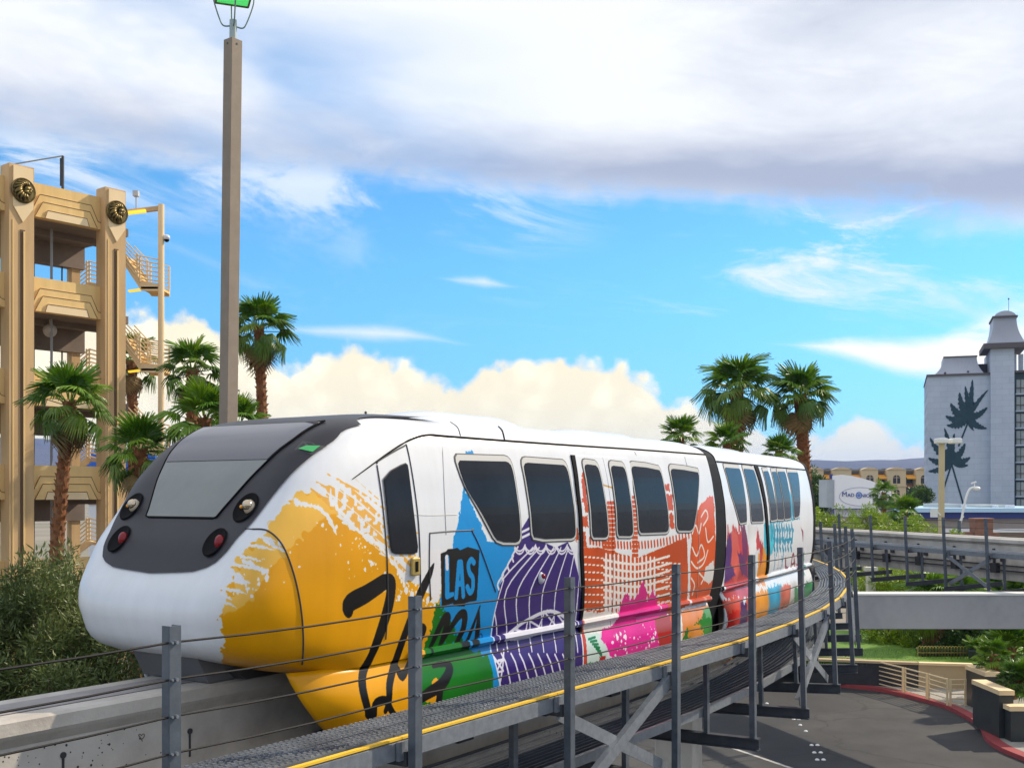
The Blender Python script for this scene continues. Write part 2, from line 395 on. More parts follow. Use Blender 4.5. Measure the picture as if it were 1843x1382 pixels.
# ---------------------------------------------------------------- service walkways
def hsec(mb, p, q, lat, t, w=.085, d=.075):
    """channel post: web and two lips"""
    ax = ((q-p).normalized(), t, lat); L = (q-p).length; c = (p+q)/2
    mb.box(c+lat*(d/2-.006), (L, w, .012), ax)
    mb.box(c+t*(w/2-.006)-lat*.006, (L, .012, d-.014), ax); mb.box(c-t*(w/2-.006)-lat*.006, (L, .012, d-.014), ax)
def walkway(label, path, ss, sgn, brace_at, bolts, mats):
    """sgn: +1 when the posts stand on the +n side of the deck as seen along the path's own lateral"""
    root = path(ss[0], PN, -3.42)
    th = thing('service_walkway', root, label, 'walkway')
    ch = [0]
    for i, s in enumerate(ss):
        t, lat, up = dirs(path, s); lt = (path(s, PN+.1, -2)-path(s, PN, -2)).normalized()
        mb = MB(); hsec(mb, path(s, PN, -3.2), path(s, PN, -.80), lt, t)
        o = mb.build('post', galv, th)
        if i < bolts:
            for h in (-.90, -1.125, -1.35, -1.575):
                m2 = MB(); c = path(s, PN, h)+lt*.03
                m2.tube([c, c+lt*.028], .012, 6); m2.tube([c-t*.03, c-t*.03+lt*.022], .008, 6)
                m2.build('bolt', galv_lt, o)
        mb = MB(); hsec(mb, path(s, -6.15, -3.2), path(s, -6.15, -2.03), lt, t, .08, .06); mb.build('hanger', galv, th)
        mb = MB(); a = path(s, -5.42, -3.31); b = path(s, -7.86, -3.31)
        ax = ((b-a).normalized(), t, up); c = (a+b)/2; L = (b-a).length
        mb.box(c+up*.10, (L, .12, .014), ax); mb.box(c-up*.045, (L, .12, .014), ax); mb.box(c+up*.0275, (L, .012, .131), ax); mb.build('cross_beam', mats[0], th)
        mb = MB(); a = path(s, -5.56, -2.085); b = path(s, -6.3, -2.085)
        mb.box((a+b)/2, ((a-b).length, .07, .12), ((b-a).normalized(), t, up)); mb.build('deck_bearer', mats[0], th)
        mb = MB(); mb.box(path(s-.06, -5.60, -2.02), (.07, .03, .15), (t, lt, up)); mb.build('clip_plate', galv_lt, th)
    for i in range(len(ss)-1):
        s0, s1 = ss[i]+.006, ss[i+1]-.006
        t, lat, up = dirs(path, (s0+s1)/2)
        for (n0, n1, h, k_, nm) in ((-5.70, -6.27, -1.935, 5, 'deck_plank'), (-6.24, -7.40, -2.92, 7, 'lower_plank'))[:2 if bolts else 1]:
            w = abs(n1-n0)/k_
            for j in range(k_):
                nn = n0-w*(j+.5); a = path(s0, nn, h); b = path(s1, nn, h); d = (b-a).normalized()
                L = (b-a).length; lt = d.cross(up).normalized(); c = (a+b)/2; ax = (d, lt, up)
                mb = MB(); mb.box(c-up*.012, (L, w-.014, .006), ax)
                for e in (-.28, .28): mb.box(c+lt*w*e+up*.004, (L, .017, .036), ax, 1 if nm == 'deck_plank' else 0)
                if nm == 'deck_plank' and bolts and i < 6:       # serrated tread along each rib
                    for e in (-.28, .28):
                        for q in range(int(L/.06)): mb.box(a+d*(.04+q*.06+.017*((2*j+(e > 0)) % 3))+lt*w*e+up*.026, (.036, .013, .012), ax, 1)
                mb.build(nm, (mats[1], galv_tr), th)
        mb = MB(); a = path(s0, -5.63, -2.075); b = path(s1, -5.63, -2.075); mb.bar(a+up*.05, b+up*.05, .014, .135, up); mb.bar(a+up*.115+(path(s0, -5.70, -2.075)-a)*.5, b+up*.115+(path(s1, -5.70, -2.075)-b)*.5, .06, .014, up); mb.bar(a-up*.013+(path(s0, -5.70, -2.075)-a)*.5, b-up*.013+(path(s1, -5.70, -2.075)-b)*.5, .06, .014, up)
        mb.build('edge_channel', galv_lt, th)
        mb = MB(); a = path(s0, -5.655, -1.933); b = path(s1, -5.655, -1.933); mb.bar(a, b, .045, .018, up); mb.build('safety_strip', mats[2], th)
        if bolts: mb = MB(); a = path(s0, -6.21, -2.97); b = path(s1, -6.21, -2.97); mb.bar(a+up*.04, b+up*.04, .05, .115, up); mb.build('lower_channel', galv_lt, th)
        if i in brace_at:
            for (na, ha, nb_, hb) in ((-5.56, -3.12, -5.56, -2.12), (-5.62, -2.12, -5.62, -3.12)):
                mb = MB(); a = path(s0-.03, na, ha); b = path(s1+.0, nb_, hb); d = (b-a).normalized()
                lt = (path(s0, PN+.1, -2)-path(s0, PN, -2)).normalized(); u2 = lt.cross(d).normalized(); c = (a+b)/2; L = (b-a).length
                mb.box(c, (L, .012, .13), (d, lt, u2)); mb.box(c+u2*.059-lt*.034, (L, .056, .012), (d, lt, u2)); mb.build('brace', galv_lt, th)
    for h in (-.90, -1.125, -1.35, -1.575):
        pts = []
        for i in range(len(ss)-1):
            for f in (0, .25, .5, .75): 
                s = ss[i]+(ss[i+1]-ss[i])*f; p = path(ss[i], PN+.02, h).lerp(path(ss[i+1], PN+.02, h), f); p.z -= .02*4*f*(1-f); pts.append(p)
        pts.append(path(ss[-1], PN+.02, h))
        MB().tube(pts, .0075, 5).build('cable', cable_m, th)
    return th
def deck_material():
    m = mat('deck plank steel', (.085, .095, .115), .5, metal=.4, c2=(.06, .068, .085), sc=7, c3=(.11, .12, .14), sc3=1.3)
    t = m.node_tree; b = t.nodes['Principled BSDF']
    g = nd('ShaderNodeNewGeometry', t); v = nd('ShaderNodeVectorMath', t, operation='DOT_PRODUCT'); t.links.new(g.outputs['Position'], v.inputs[0]); v.inputs[1].default_value = tuple(D)
    f = M('FRACT', M('MULTIPLY', v.outputs['Value'], 1/.055, tree=t), tree=t)
    p = M('LESS_THAN', f, .5, tree=t)
    bp = nd('ShaderNodeBump', t); bp.inputs['Strength'].default_value = .35; bp.inputs['Distance'].default_value = .02; t.links.new(p, bp.inputs['Height']); t.links.new(bp.outputs[0], b.inputs['Normal'])
    return m
galv_dk = mat('weathered beam steel', (.075, .085, .105), .55, metal=.4, c2=(.05, .058, .075), sc=5)
deck_m = deck_material()
galv_tr = mat('rib highlight steel', (.24, .265, .30), .45, metal=.4, c2=(.15, .165, .19), sc=3)  # paler than the planks: light caught by the ribs, put into the colour
ssA = [4.47+2.36*i for i in range(-3, 5)]
ssA += [ssA[-1]+2.36*i for i in range(1, 13)]
walkA = walkway('near grey steel walkway with cable railing and yellow edge running beside the colourful train', pathA, ssA, 1, {2+3*i-(0) for i in range(1, 9)} | {2}, 11, (galv_dk, deck_m, yellow_p))
ssB = [2.1+2.13*i for i in range(-2, 15)]
walkB = walkway('far grey steel walkway hung beside the empty guideway beam at right', pathB, ssB, 1, {4, 8, 11}, 0, (galv_dk, galv_lt, galv_lt))
# ---------------------------------------------------------------- the train
def table(hs, vs, sig=.03):
    o_ = np.argsort(hs); hs = np.array(hs)[o_]; vs = np.array(vs)[o_]; x = np.linspace(hs[0]-.4, hs[-1]+.4, 1400); y = np.interp(x, hs, vs)
    k_ = np.exp(-((np.arange(-150, 151)*(x[1]-x[0]))/sig)**2/2); k_ /= k_.sum(); yp = np.pad(y, 150, mode='edge'); y = np.convolve(yp, k_, 'valid')
    return lambda h: np.interp(h, x, y)
H0, H1 = -1.62, .86
_W = table([-1.62, -1.45, -1.1, -.6, -.2, .2, .45, .59, .62], [1.21, 1.27, 1.32, 1.345, 1.335, 1.28, 1.22, 1.175, 1.165], .06)
def W(h):
    h = np.asarray(h, float); a = _W(np.minimum(h, .50)); r = np.clip((h-.50)/(H1-.50), 0, 1)
    return np.where(h > .50, (_W(.50)-.01)*np.power(np.clip(1-r**2.3, 0, 1), .5)+.0, a)
UC = table([-1.62, -1.54, -1.47, -1.4, -1.3, -1.05, -.85, -.725, -.44, -.22, .14, .38, .55, .66, .70, .74, .80, .84, .86], [7.25, 6.90, 6.64, 6.46, 6.36, 6.29, 6.34, 6.42, 6.60, 6.78, 7.04, 7.26, 7.49, 7.71, 7.81, 7.96, 8.35, 9.0, 9.5], .035)
DD = table([-1.62, -1.47, -.7, 0, .5, .8, .86], [.75, 1.25, 1.25, 1.15, 1.05, .8, .5], .07)
def UF(w, h):
    s = np.clip(np.abs(w)/np.maximum(W(h), 1e-4), 0, 1)
    return UC(h)+DD(h)*(1-np.sqrt(np.clip(1-np.power(s, np.interp(h, [-1.1, -.7, -.4], [6.2, 8.8, 10.0])), 0, 1)))
UEND = 15.80
def wp1(u, w, h): return D*u+N*(TN+w)+Vector((0, 0, CH+h))
# second car: its own frame on the bend
_pa = pathA(16.15, TN, 0); _pb = pathA(22.9, TN, 0)
D2 = (_pb-_pa); D2.z = 0; D2.normalize(); D2 = Matrix.Rotation(R(-3.0), 3, 'Z') @ D2; N2 = Vector((D2.y, -D2.x, 0)); O2 = Vector((_pa.x, _pa.y, 0)); L2 = 7.25
ROLL2 = .03
def wp2(u, w, h):
    return O2+D2*u+N2*(w-(h+1.6)*ROLL2)+Vector((0, 0, CH+h+w*ROLL2))
def hit1(px, py):
    """where a photo pixel falls on the near flank or nose of the first car -> (u, w, h)"""
    dx_, dz_ = (px-CX)/F, (HY-py)/F
    def loc(t): 
        x, y = dx_*t, t; return x*D.x+y*D.y, x*N.x+y*N.y-TN, dz_*t
    def inside(t):
        u, w, h = loc(t)
        if h >= H1: return False
        hh = max(h, H0)
        return abs(w) < W(hh) and u > UF(w, hh)
    t = 7.0
    while t < 26 and not inside(t): t += .03
    a, b = t-.03, t
    for _ in range(18):
        c = (a+b)/2
        if inside(c): b = c
        else: a = c
    return loc(b)
def hit2(px, py):
    dx_, dz_ = (px-CX)/F, (HY-py)/F; w = 1.25; 
    for _ in range(6):
        den = dx_*N2.x+N2.y; t = (O2.x*N2.x+O2.y*N2.y+w)/den
        h = dz_*t-w*ROLL2; w = float(W(min(max(h, H0), .5)))-(h+1.6)*ROLL2
    return (dx_*t-O2.x)*D2.x+(t-O2.y)*D2.y, float(W(min(max(h, H0), .5))), h
_sh = hit2(1289, 819)[0]-.14; O2 = O2+D2*_sh
KA = .8
def AC(u, w): return u+KA*(w-1.3)

# ---- painted wraps, rasterised into an image from shapes measured on the car (a along, h up)
class Wrap:
    def __init__(s, a0, a1, h0, h1, res, hit, base, seed):
        s.a0, s.h0, s.res, s.hit = a0, h0, res, hit; s.aw, s.hh = a1-a0, h1-h0
        s.w = int((a1-a0)*res); s.h = int((h1-h0)*res); s.im = np.empty((s.h, s.w, 3)); s.im[:] = base
        s.rs = np.random.RandomState(seed); s.X, s.Y = np.meshgrid(np.arange(s.w)+.5, np.arange(s.h)+.5)
        s.noi = {}
    def noise(s, sx, sy, k_=0):
        if (sx, sy, k_) in s.noi: return s.noi[(sx, sy, k_)]
        g = s.rs.rand(int(s.h/sy)+3, int(s.w/sx)+3); x, y = s.X/sx, s.Y/sy; i, j = y.astype(int), x.astype(int); fy, fx = y-i, x-j
        fy = fy*fy*(3-2*fy); fx = fx*fx*(3-2*fx)
        r = (g[i, j]*(1-fx)+g[i, j+1]*fx)*(1-fy)+(g[i+1, j]*(1-fx)+g[i+1, j+1]*fx)*fy
        s.noi[(sx, sy, k_)] = r; return r
    def c(s, px, py):
        if s.hit is None: return (px-s.a0)*s.res, (py-s.h0)*s.res
        u, w, h = s.hit(px, py); return (AC(u, w)-s.a0)*s.res, (h-s.h0)*s.res
    def poly(s, pts):
        p = [s.c(*q) for q in pts]; m = np.zeros((s.h, s.w), bool); n = len(p)
        for i in range(n):
            (x0, y0), (x1, y1) = p[i], p[(i+1) % n]
            if abs(y1-y0) < 1e-9: continue
            lo, hi = sorted((y0, y1)); a, b = max(0, int(lo)-1), min(s.h, int(hi)+2)
            if a >= b: continue
            Y = s.Y[a:b]; X = s.X[a:b]; m[a:b] ^= ((Y >= lo) & (Y < hi) & (X < x0+(Y-y0)*(x1-x0)/(y1-y0)))
        return m
    def rag(s, m, ax, ay, sx=5, sy=5):
        """displace a mask by noise: brush-like edges; ax, ay amplitudes in pixels of the wrap"""
        dx_ = ((s.noise(sx, sy, 1)-.5)*2*ax+(s.noise(sx*3, sy*3, 2)-.5)*2*ax).astype(int); dy_ = ((s.noise(sx, sy, 3)-.5)*2*ay+(s.noise(sx*3, sy*3, 4)-.5)*2*ay).astype(int)
        return m[np.clip(s.Y.astype(int)+dy_, 0, s.h-1), np.clip(s.X.astype(int)+dx_, 0, s.w-1)]
    def put(s, m, col, mod=.0):
        c = np.array(col)/255.0
        if mod: c = np.clip(c*(1+(s.noise(60, 60, 9)-.5)[..., None]*mod), 0, 1)[m]
        s.im[m] = c
    def fill(s, pts, col, rag=None, mod=0.0):
        m = s.poly(pts)
        if rag: m = s.rag(m, *rag)
        s.put(m, col, mod); return m
    def line(s, pts, wid, col, clip=None, rag=None):
        p = [s.c(*q) for q in pts]; ws = wid if isinstance(wid, (list, tuple)) else [wid]*len(p); m = np.zeros((s.h, s.w), bool)
        for i in range(len(p)-1):
            (x0, y0), (x1, y1) = p[i], p[i+1]; r = max(ws[i], ws[i+1])/2*s.res+1
            a, b = max(0, int(min(y0, y1)-r)), min(s.h, int(max(y0, y1)+r)+1); e, f = max(0, int(min(x0, x1)-r)), min(s.w, int(max(x0, x1)+r)+1)
            if a >= b or e >= f: continue
            X, Y = s.X[a:b, e:f], s.Y[a:b, e:f]; L = (x1-x0)**2+(y1-y0)**2+1e-9; t = np.clip(((X-x0)*(x1-x0)+(Y-y0)*(y1-y0))/L, 0, 1)
            d = np.hypot(X-x0-t*(x1-x0), Y-y0-t*(y1-y0)); m[a:b, e:f] |= d < (ws[i]+(ws[i+1]-ws[i])*t)/2*s.res
        if rag: m = s.rag(m, *rag)
        if clip is not None: m &= clip
        s.put(m, col); return m
    def specks(s, pts, n, rmax, col, clip=None):
        m0 = s.poly(pts); ys, xs = np.nonzero(m0); m = np.zeros((s.h, s.w), bool)
        for _ in range(n):
            i = s.rs.randint(len(ys)); r = rmax*s.res*(.25+.75*s.rs.rand()**3); cx, cy = xs[i], ys[i]; R_ = int(r*1.6)+1
            a, b, e, f = max(0, cy-R_), min(s.h, cy+R_+1), max(0, cx-R_), min(s.w, cx+R_+1); q = .7+.6*s.rs.rand()
            m[a:b, e:f] |= np.hypot((s.X[a:b, e:f]-cx)*q, (s.Y[a:b, e:f]-cy)/q) < r
        m = s.rag(m, 2, 2, 4, 4)
        if clip is not None: m &= clip
        s.put(m, col)
    def image(s, name):
        img = bpy.data.images.new(name, s.w, s.h); a = np.ones((s.h, s.w, 4), dtype=np.float32)
        b = s.im.copy(); 
        b[1:-1, 1:-1] = (s.im[1:-1, 1:-1]*4+s.im[:-2, 1:-1]+s.im[2:, 1:-1]+s.im[1:-1, :-2]+s.im[1:-1, 2:])/8
        a[..., :3] = b; img.pixels.foreach_set(a.ravel()); img.update(); img.pack(); return img
    def uv(s, a, h): return ((a-s.a0)/s.aw, (h-s.h0)/s.hh)
def cr(pts, n=6):
    """smooth curve through points"""
    q = [pts[0]]+list(pts)+[pts[-1]]; o = []
    for i in range(1, len(q)-2):
        for k_ in range(n):
            t = k_/n; o.append(tuple(.5*((2*q[i][j])+(q[i+1][j]-q[i-1][j])*t+(2*q[i-1][j]-5*q[i][j]+4*q[i+1][j]-q[i+2][j])*t*t+(3*q[i][j]-q[i-1][j]-3*q[i+1][j]+q[i+2][j])*t**3) for j in range(len(q[0]))))
    return o+[tuple(pts[-1])]
WHITE = (.90, .912, .938); YEL = (238, 166, 0); BLU = (0, 142, 216); PUR = (48, 26, 112); ORA = (202, 74, 6); PNK = (220, 8, 134); GRN = (4, 112, 14); BLK = (12, 11, 14); RED = (176, 24, 28); TEA = (30, 150, 185)
A = Wrap(5.0, 16.0, -2.72, .9, 200, hit1, WHITE, 3)
# yellow brush field on the nose
yel = A.poly([(402, 1190), (401, 1100), (404, 1070), (418, 1034), (432, 1010), (455, 978), (480, 962), (498, 935), (520, 905), (537, 889), (572, 888), (590, 902), (612, 934), (650, 962), (690, 1000), (745, 1050), (800, 1065), (800, 1420), (620, 1420), (540, 1300), (480, 1230), (402, 1200)])
yel = A.rag(yel, 8, 3, 9, 4)
A.put(yel, YEL, .10)
pale = A.poly([(418, 1034), (455, 978), (520, 905), (537, 889), (590, 898), (610, 930), (560, 950), (490, 1020), (440, 1090), (402, 1110)])
A.put(A.rag(pale & yel, 10, 10, 14, 14), (244, 190, 78), .06)
# dry-brush streaks running up to the cab door
for i, (p0, p1, p2, w_) in enumerate(((( 590, 853), (640, 890), (742, 985), .05), ((570, 868), (630, 905), (748, 1010), .07), ((598, 858), (660, 893), (752, 960), .022), ((588, 890), (640, 930), (742, 1018), .06), ((560, 880), (632, 935), (730, 1030), .07), ((640, 862), (690, 905), (735, 930), .012), ((612, 880), (664, 925), (748, 1000), .03))):
    m = A.line(cr([p0, p1, p2], 8), [w_*.3]*4+[w_]*8+[w_*.7]*6, YEL)
    hole = (A.noise(7, 7, 11) > .60) & m; A.im[hole] = WHITE
    A.im[m & ~hole] = np.array((238, 178, 76))/255
for p in (((533, 903), (580, 918), (606, 960)), ((600, 905), (640, 950), (660, 968), ), ((478, 972), (500, 985), (512, 990)), ((440, 1010), (468, 1023), (482, 1030)), ((424, 1040), (436, 1044), (446, 1050)), ((660, 962), (700, 1000), (735, 1050))):
    A.line(cr(list(p), 6), [.055]+[.04]*11+[.008], (235, 236, 240), rag=(3, 3, 4, 4))
for y_, x_, l_ in ((1086, 402, 22), (1062, 408, 36), (1046, 416, 26), (1020, 428, 40), (1004, 440, 30), (984, 452, 44), (968, 470, 26), (1074, 404, 14), (1034, 420, 20)): A.line([(x_-6, y_-4), (x_+l_*.5, y_+1), (x_+l_, y_+6)], [.03, .026, .006], (235, 236, 240), rag=(2, 2, 4, 4))
A.specks([(430, 1030), (520, 950), (560, 1010), (470, 1100), (415, 1090)], 22, .03, (240, 240, 244), yel)
A.specks([(560, 920), (640, 960), (790, 1080), (760, 1110), (620, 1040)], 70, .028, (240, 240, 244), yel)
A.specks([(700, 1000), (780, 1050), (785, 1100), (740, 1080)], 60, .04, (240, 240, 244), yel)
# white wedge with golden grain between the yellow and the blue
A.fill([(735, 1010), (775, 985), (795, 990), (793, 1075), (784, 1085), (760, 1050)], (236, 236, 240), (4, 4, 5, 5))
# blue triangle
blu = A.fill([(842, 812), (850, 828), (836, 880), (880, 978), (960, 978), (930, 1050), (905, 1110), (890, 1200), (900, 1420), (780, 1420), (790, 1140), (793, 1075), (815, 980), (828, 920)], BLU, (3, 3, 4, 4), .08)
A.fill([(834, 880), (850, 918), (876, 974), (950, 982), (930, 1010), (880, 1010), (830, 930)], BLU)
A.fill([(838, 812), (848, 812), (860, 830), (838, 830)], BLU, (2, 4, 3, 4))
# green spreading under the lettering
grn = A.fill([(786, 1085), (800, 1095), (820, 1130), (850, 1175), (880, 1180), (895, 1420), (700, 1420), (735, 1320), (745, 1230), (772, 1140)], GRN, (5, 5, 6, 6), .18)
A.specks([(786, 1095), (830, 1100), (850, 1160), (800, 1160)], 40, .03, BLU, grn)
A.specks([(735, 1230), (780, 1200), (790, 1400), (735, 1390)], 14, .10, YEL)
# purple balloon
pur = A.fill([(945, 958), (962, 968), (1000, 985), (1022, 975), (1034, 1000), (1043, 1040), (1047, 1090), (1046, 1420), (895, 1420), (886, 1200), (884, 1160), (890, 1100), (900, 1050), (918, 1008), (932, 985)], PUR, None, .10)
A.line([(938, 990), (945, 965), (958, 935)], [.26, .22, .14], PUR); A.line([(934, 960), (958, 948)], .03, (230, 230, 240)); A.line([(934, 970), (958, 958)], .03, (230, 230, 240))
WL = (226, 226, 238)
for k_, xb in enumerate((894, 912, 932, 954, 975, 997, 1017, 1035)):
    xt = 945+(xb-890)*.62; A.line(cr([(xt+12, 985), (xb+6-(7-k_)*1.0, 1060), (xb, 1130), (xb, 1172)], 5), .022, WL, pur)
for k_, (xa, xb) in enumerate(((904, 921), (921, 940), (936, 957), (952, 974), (968, 990), (984, 1004), (998, 1018), (1012, 1030))):
    A.line([(xa-4, 1176), (xa+2, 1190), (xb-4, 1240), (xb+2, 1300)], .026, WL, pur)
for x in range(926, 1024, 19):
    for rr in (0, 5): A.line(cr([(x, 982+rr), (x+4, 989+rr), (x+9.5, 991.5+rr), (x+15, 988+rr), (x+19, 980+rr)], 4), .022, WL)
for x, y in ((918, 1012), (908, 1030), (900, 1046), (926, 996)): A.line(cr([(x+6, y-12), (x-4, y+4), (x-2, y+14)], 4), .03, WL)
A.line(cr([(882, 1178), (884, 1140), (892, 1095), (906, 1045)], 5), .02, WL); A.line([(1030, 985), (1046, 1050), (1048, 1180)], .025, WL)
arch = [(905, 1150), (925, 1132), (950, 1115), (980, 1101), (1000, 1101), (1018, 1112), (1028, 1128)]
A.line(cr(arch, 5), .045, WL); low = [(920, 1152), (945, 1148), (965, 1142), (985, 1136), (1005, 1131), (1020, 1128), (1030, 1126)]
A.line(cr(low, 4), .04, WL)
for i in range(6): A.line([arch[i], low[i+1 if i < 6 else i]], .026, WL); A.line([low[i], arch[i+1]], .026, WL)
A.line([(905, 1150), (1030, 1120)], .05, WL)
for a, b in (((884, 1178), (898, 1240)), ((905, 1170), (893, 1240)), ((886, 1190), (903, 1186)), ((888, 1208), (899, 1206)), ((886, 1182), (901, 1205)), ((903, 1182), (889, 1206))): A.line([a, b], .028, WL)
A.fill([(874, 1172), (884, 1178), (896, 1240), (891, 1246)], BLU)
# orange tower block
ora = A.fill([(1044, 985), (1075, 985), (1140, 1003), (1150, 1003), (1236, 966), (1236, 1090), (1180, 1128), (1060, 1165), (1046, 1165)], ORA, (2, 2, 4, 4), .14)
A.fill([(1046, 1100), (1130, 1100), (1150, 1165), (1046, 1180)], (236, 228, 224), (6, 8, 6, 8))
for r_ in range(12):
    for k_ in range(24):
        x = 1052+k_*7.4; f = (x-1052)/180; y = 1003+r_*13.5-(f*r_*2.2)+(12*abs(f-.5) if f > .5 else 14*(.5-f)*-1)+6
        if y > 1150: continue
        inw = 4 < k_ < 18
        if inw: A.line([(x, y-7), (x+.3, y+7)], .050+.003*r_, (240, 238, 238), ora, rag=(1, 1, 5, 5))
        elif r_ % 1 == 0: A.line([(x-1.6, y), (x+1.8, y-.4)], .022, (240, 238, 238), ora)
for r_ in range(12):
    y = 1012+r_*13.5
    if y < 1150: A.line(cr([(1085, y-5), (1145, y+3), (1205, y-12)], 5), .034, (242, 236, 232), ora, rag=(1, 1, 6, 6))
for (x0, x1, yt, yb) in ((1092, 1104, 905, 995), (1084, 1090, 960, 992), (1137, 1146, 895, 1000)):
    for y in range(int(yt), int(yb), 8): A.line([(x0, y), (x1, y)], .045, ORA)
for x0, y0, x1, y1 in ((1045, 850, 1052, 905), (1050, 905, 1056, 925), (1044, 928, 1056, 948), (1036, 900, 1040, 906), (1046, 955, 1052, 985), (1198, 890, 1210, 918), (1204, 925, 1212, 950), (1196, 872, 1204, 884), (1034, 950, 1040, 972)):
    A.fill([(x0, y0), (x1, y0), (x1+2, y1), (x0+2, y1)], ORA, (4, 4, 4, 4))
for k_ in range(34):
    x = 1060+k_*5.6; yb = 968+14*math.sin((k_/33)*math.pi)-k_*.35
    A.line([(x, yb), (x+.8, yb+9)], .045, ORA)
A.line([(1082, 872), (1102, 878)], .02, (205, 150, 40))
# orange swirl panel with white curves
swl = A.fill([(1246, 940), (1262, 905), (1284, 895), (1286, 930), (1284, 1075), (1240, 1090), (1242, 1000)], (216, 84, 22), (3, 4, 5, 5), .2)
A.fill([(1262, 912), (1272, 896), (1284, 894), (1284, 935), (1272, 938), (1258, 950)], (226, 106, 78), (3, 4, 5, 5))
for pts in (((1262, 930), (1270, 918), (1274, 930), (1266, 945)), ((1246, 960), (1252, 945), (1258, 960), (1262, 942)), ((1246, 985), (1254, 1000), (1262, 980), (1268, 1000), (1256, 1012)), ((1244, 1010), (1254, 1022), (1266, 1014), (1274, 990)), ((1258, 1030), (1270, 1040), (1284, 1018)), ((1262, 1050), (1274, 1030), (1284, 1040), (1282, 1066), (1270, 1074)), ((1244, 1040), (1250, 1052), (1246, 1070)), ((1270, 950), (1274, 975), (1284, 965))):
    A.line(cr(list(pts), 6), .03, (240, 232, 226))
A.fill([(1270, 1020), (1284, 1008), (1285, 1040), (1276, 1050), (1266, 1044)], (232, 228, 226), (2, 3, 5, 5))
# pink splash over the sill, then the skirt colours
A.fill([(1100, 1152), (1116, 1090), (1124, 1072), (1132, 1066), (1140, 1080), (1150, 1060), (1158, 1045), (1166, 1075), (1174, 1060), (1184, 1095), (1196, 1085), (1206, 1130), (1150, 1150)], PNK, (3, 14, 4, 9), .12)
A.fill([(1046, 1118), (1052, 1150), (1064, 1185), (1060, 1420), (1047, 1420)], (196, 60, 40))
A.fill([(1051, 1140), (1085, 1140), (1090, 1200), (1075, 1420), (1052, 1420)], (205, 225, 220), (3, 3, 5, 5))
for k_ in range(7): A.line([(1056+k_*3, 1150+k_*4), (1068+k_*2, 1146+k_*6)], .03, (20, 120, 70))
A.fill([(1074, 1180), (1084, 1178), (1086, 1200), (1074, 1200)], RED, (3, 3, 4, 4)); A.fill([(1048, 1192), (1076, 1188), (1080, 1420), (1048, 1420)], GRN, (3, 4, 5, 5), .2)
A.fill([(1083, 1130), (1120, 1120), (1180, 1112), (1190, 1120), (1186, 1150), (1202, 1158), (1212, 1165), (1205, 1250), (1195, 1420), (1085, 1420), (1100, 1190), (1078, 1150)], (228, 22, 148), (4, 4, 5, 5), .10)
A.specks([(1088, 1140), (1180, 1115), (1190, 1150), (1110, 1200)], 60, .035, (244, 238, 244))
A.fill([(1176, 1112), (1210, 1104), (1212, 1158), (1190, 1160), (1178, 1140)], (170, 70, 70), (4, 4, 5, 5)); A.fill([(1178, 1140), (1206, 1132), (1206, 1168), (1186, 1172)], (186, 28, 22), (4, 4, 5, 5))
A.fill([(1204, 1108), (1222, 1104), (1222, 1420), (1204, 1420)], (224, 96, 30), (4, 4, 5, 5)); A.fill([(1204, 1148), (1222, 1142), (1222, 1420), (1200, 1420)], (60, 110, 20), (5, 5, 5, 5))
A.fill([(1212, 1118), (1224, 1112), (1222, 1160), (1216, 1166)], (236, 234, 232), (2, 3, 5, 5))
A.fill([(1224, 1100), (1288, 1085), (1288, 1420), (1224, 1420)], (226, 140, 74), (3, 3, 5, 5), .2)
A.fill([(1226, 1135), (1250, 1118), (1262, 1100), (1288, 1092), (1290, 1420), (1224, 1420)], (28, 116, 26), (8, 8, 6, 6), .4)
A.fill([(1232, 1126), (1256, 1120), (1262, 1142), (1236, 1150)], (224, 140, 30), (8, 8, 6, 6)); A.fill([(1262, 1096), (1288, 1088), (1288, 1110), (1268, 1112)], (90, 150, 90), (5, 6, 5, 5))
A.fill([(1040, 1290), (1090, 1290), (1100, 1420), (1040, 1420)], (34, 80, 50), (4, 4, 5, 5))
A.fill([(880, 1292), (925, 1285), (932, 1420), (850, 1420)], YEL, (3, 3, 5, 5))
A.fill([(735, 1380), (790, 1310), (800, 1420)], YEL, (6, 6, 6, 6))
# ink lettering: word on tilted black cards, then the brush script across body and skirt
A.fill([(793, 996), (803, 992), (806, 988), (824, 986), (828, 990), (842, 984), (863, 990), (858, 1080), (838, 1084), (836, 1091), (818, 1090), (815, 1085), (795, 1091)], BLK)
A.line([(804.5, 1004), (805, 1072), (815, 1069)], [.075, .075, .05], BLU); A.line([(804, 1002), (805, 1022)], [.05, .05], WL)
for seg in (((821, 1074), (826, 1012), (830, 1012), (834, 1072)), ((823, 1050), (832, 1050))): A.line(list(seg), .065, BLU)
A.line(cr([(853, 1012), (848, 1007), (843, 1016), (845, 1030), (851, 1040), (851, 1058), (846, 1066), (841, 1056)], 6), .066, BLU)
ST = lambda pts, ws: A.line(cr(pts, 6), list(np.interp(np.linspace(0, 1, (len(pts)-1)*6+1), np.linspace(0, 1, len(ws)), ws)), BLK)
ST([(628, 1102), (630, 1085), (660, 1068), (690, 1048)], [.10, .17, .18, .17, .16])
ST([(690, 1048), (702, 1046), (704, 1062), (698, 1095), (684, 1140), (668, 1180), (652, 1212), (650, 1240), (660, 1280)], [.16, .14, .13, .14, .13, .10, .11, .10, .08])
ST([(660, 1280), (668, 1285), (672, 1262), (690, 1258), (700, 1275), (712, 1290)], [.10, .10, .07, .08, .07, .04])
ST([(781, 1014), (770, 1040), (757, 1068)], [.015, .08, .11, .12])
ST([(757, 1068), (740, 1110), (722, 1160), (708, 1200), (698, 1230), (696, 1258), (690, 1276)], [.12, .09, .10, .10, .10, .08, .06])
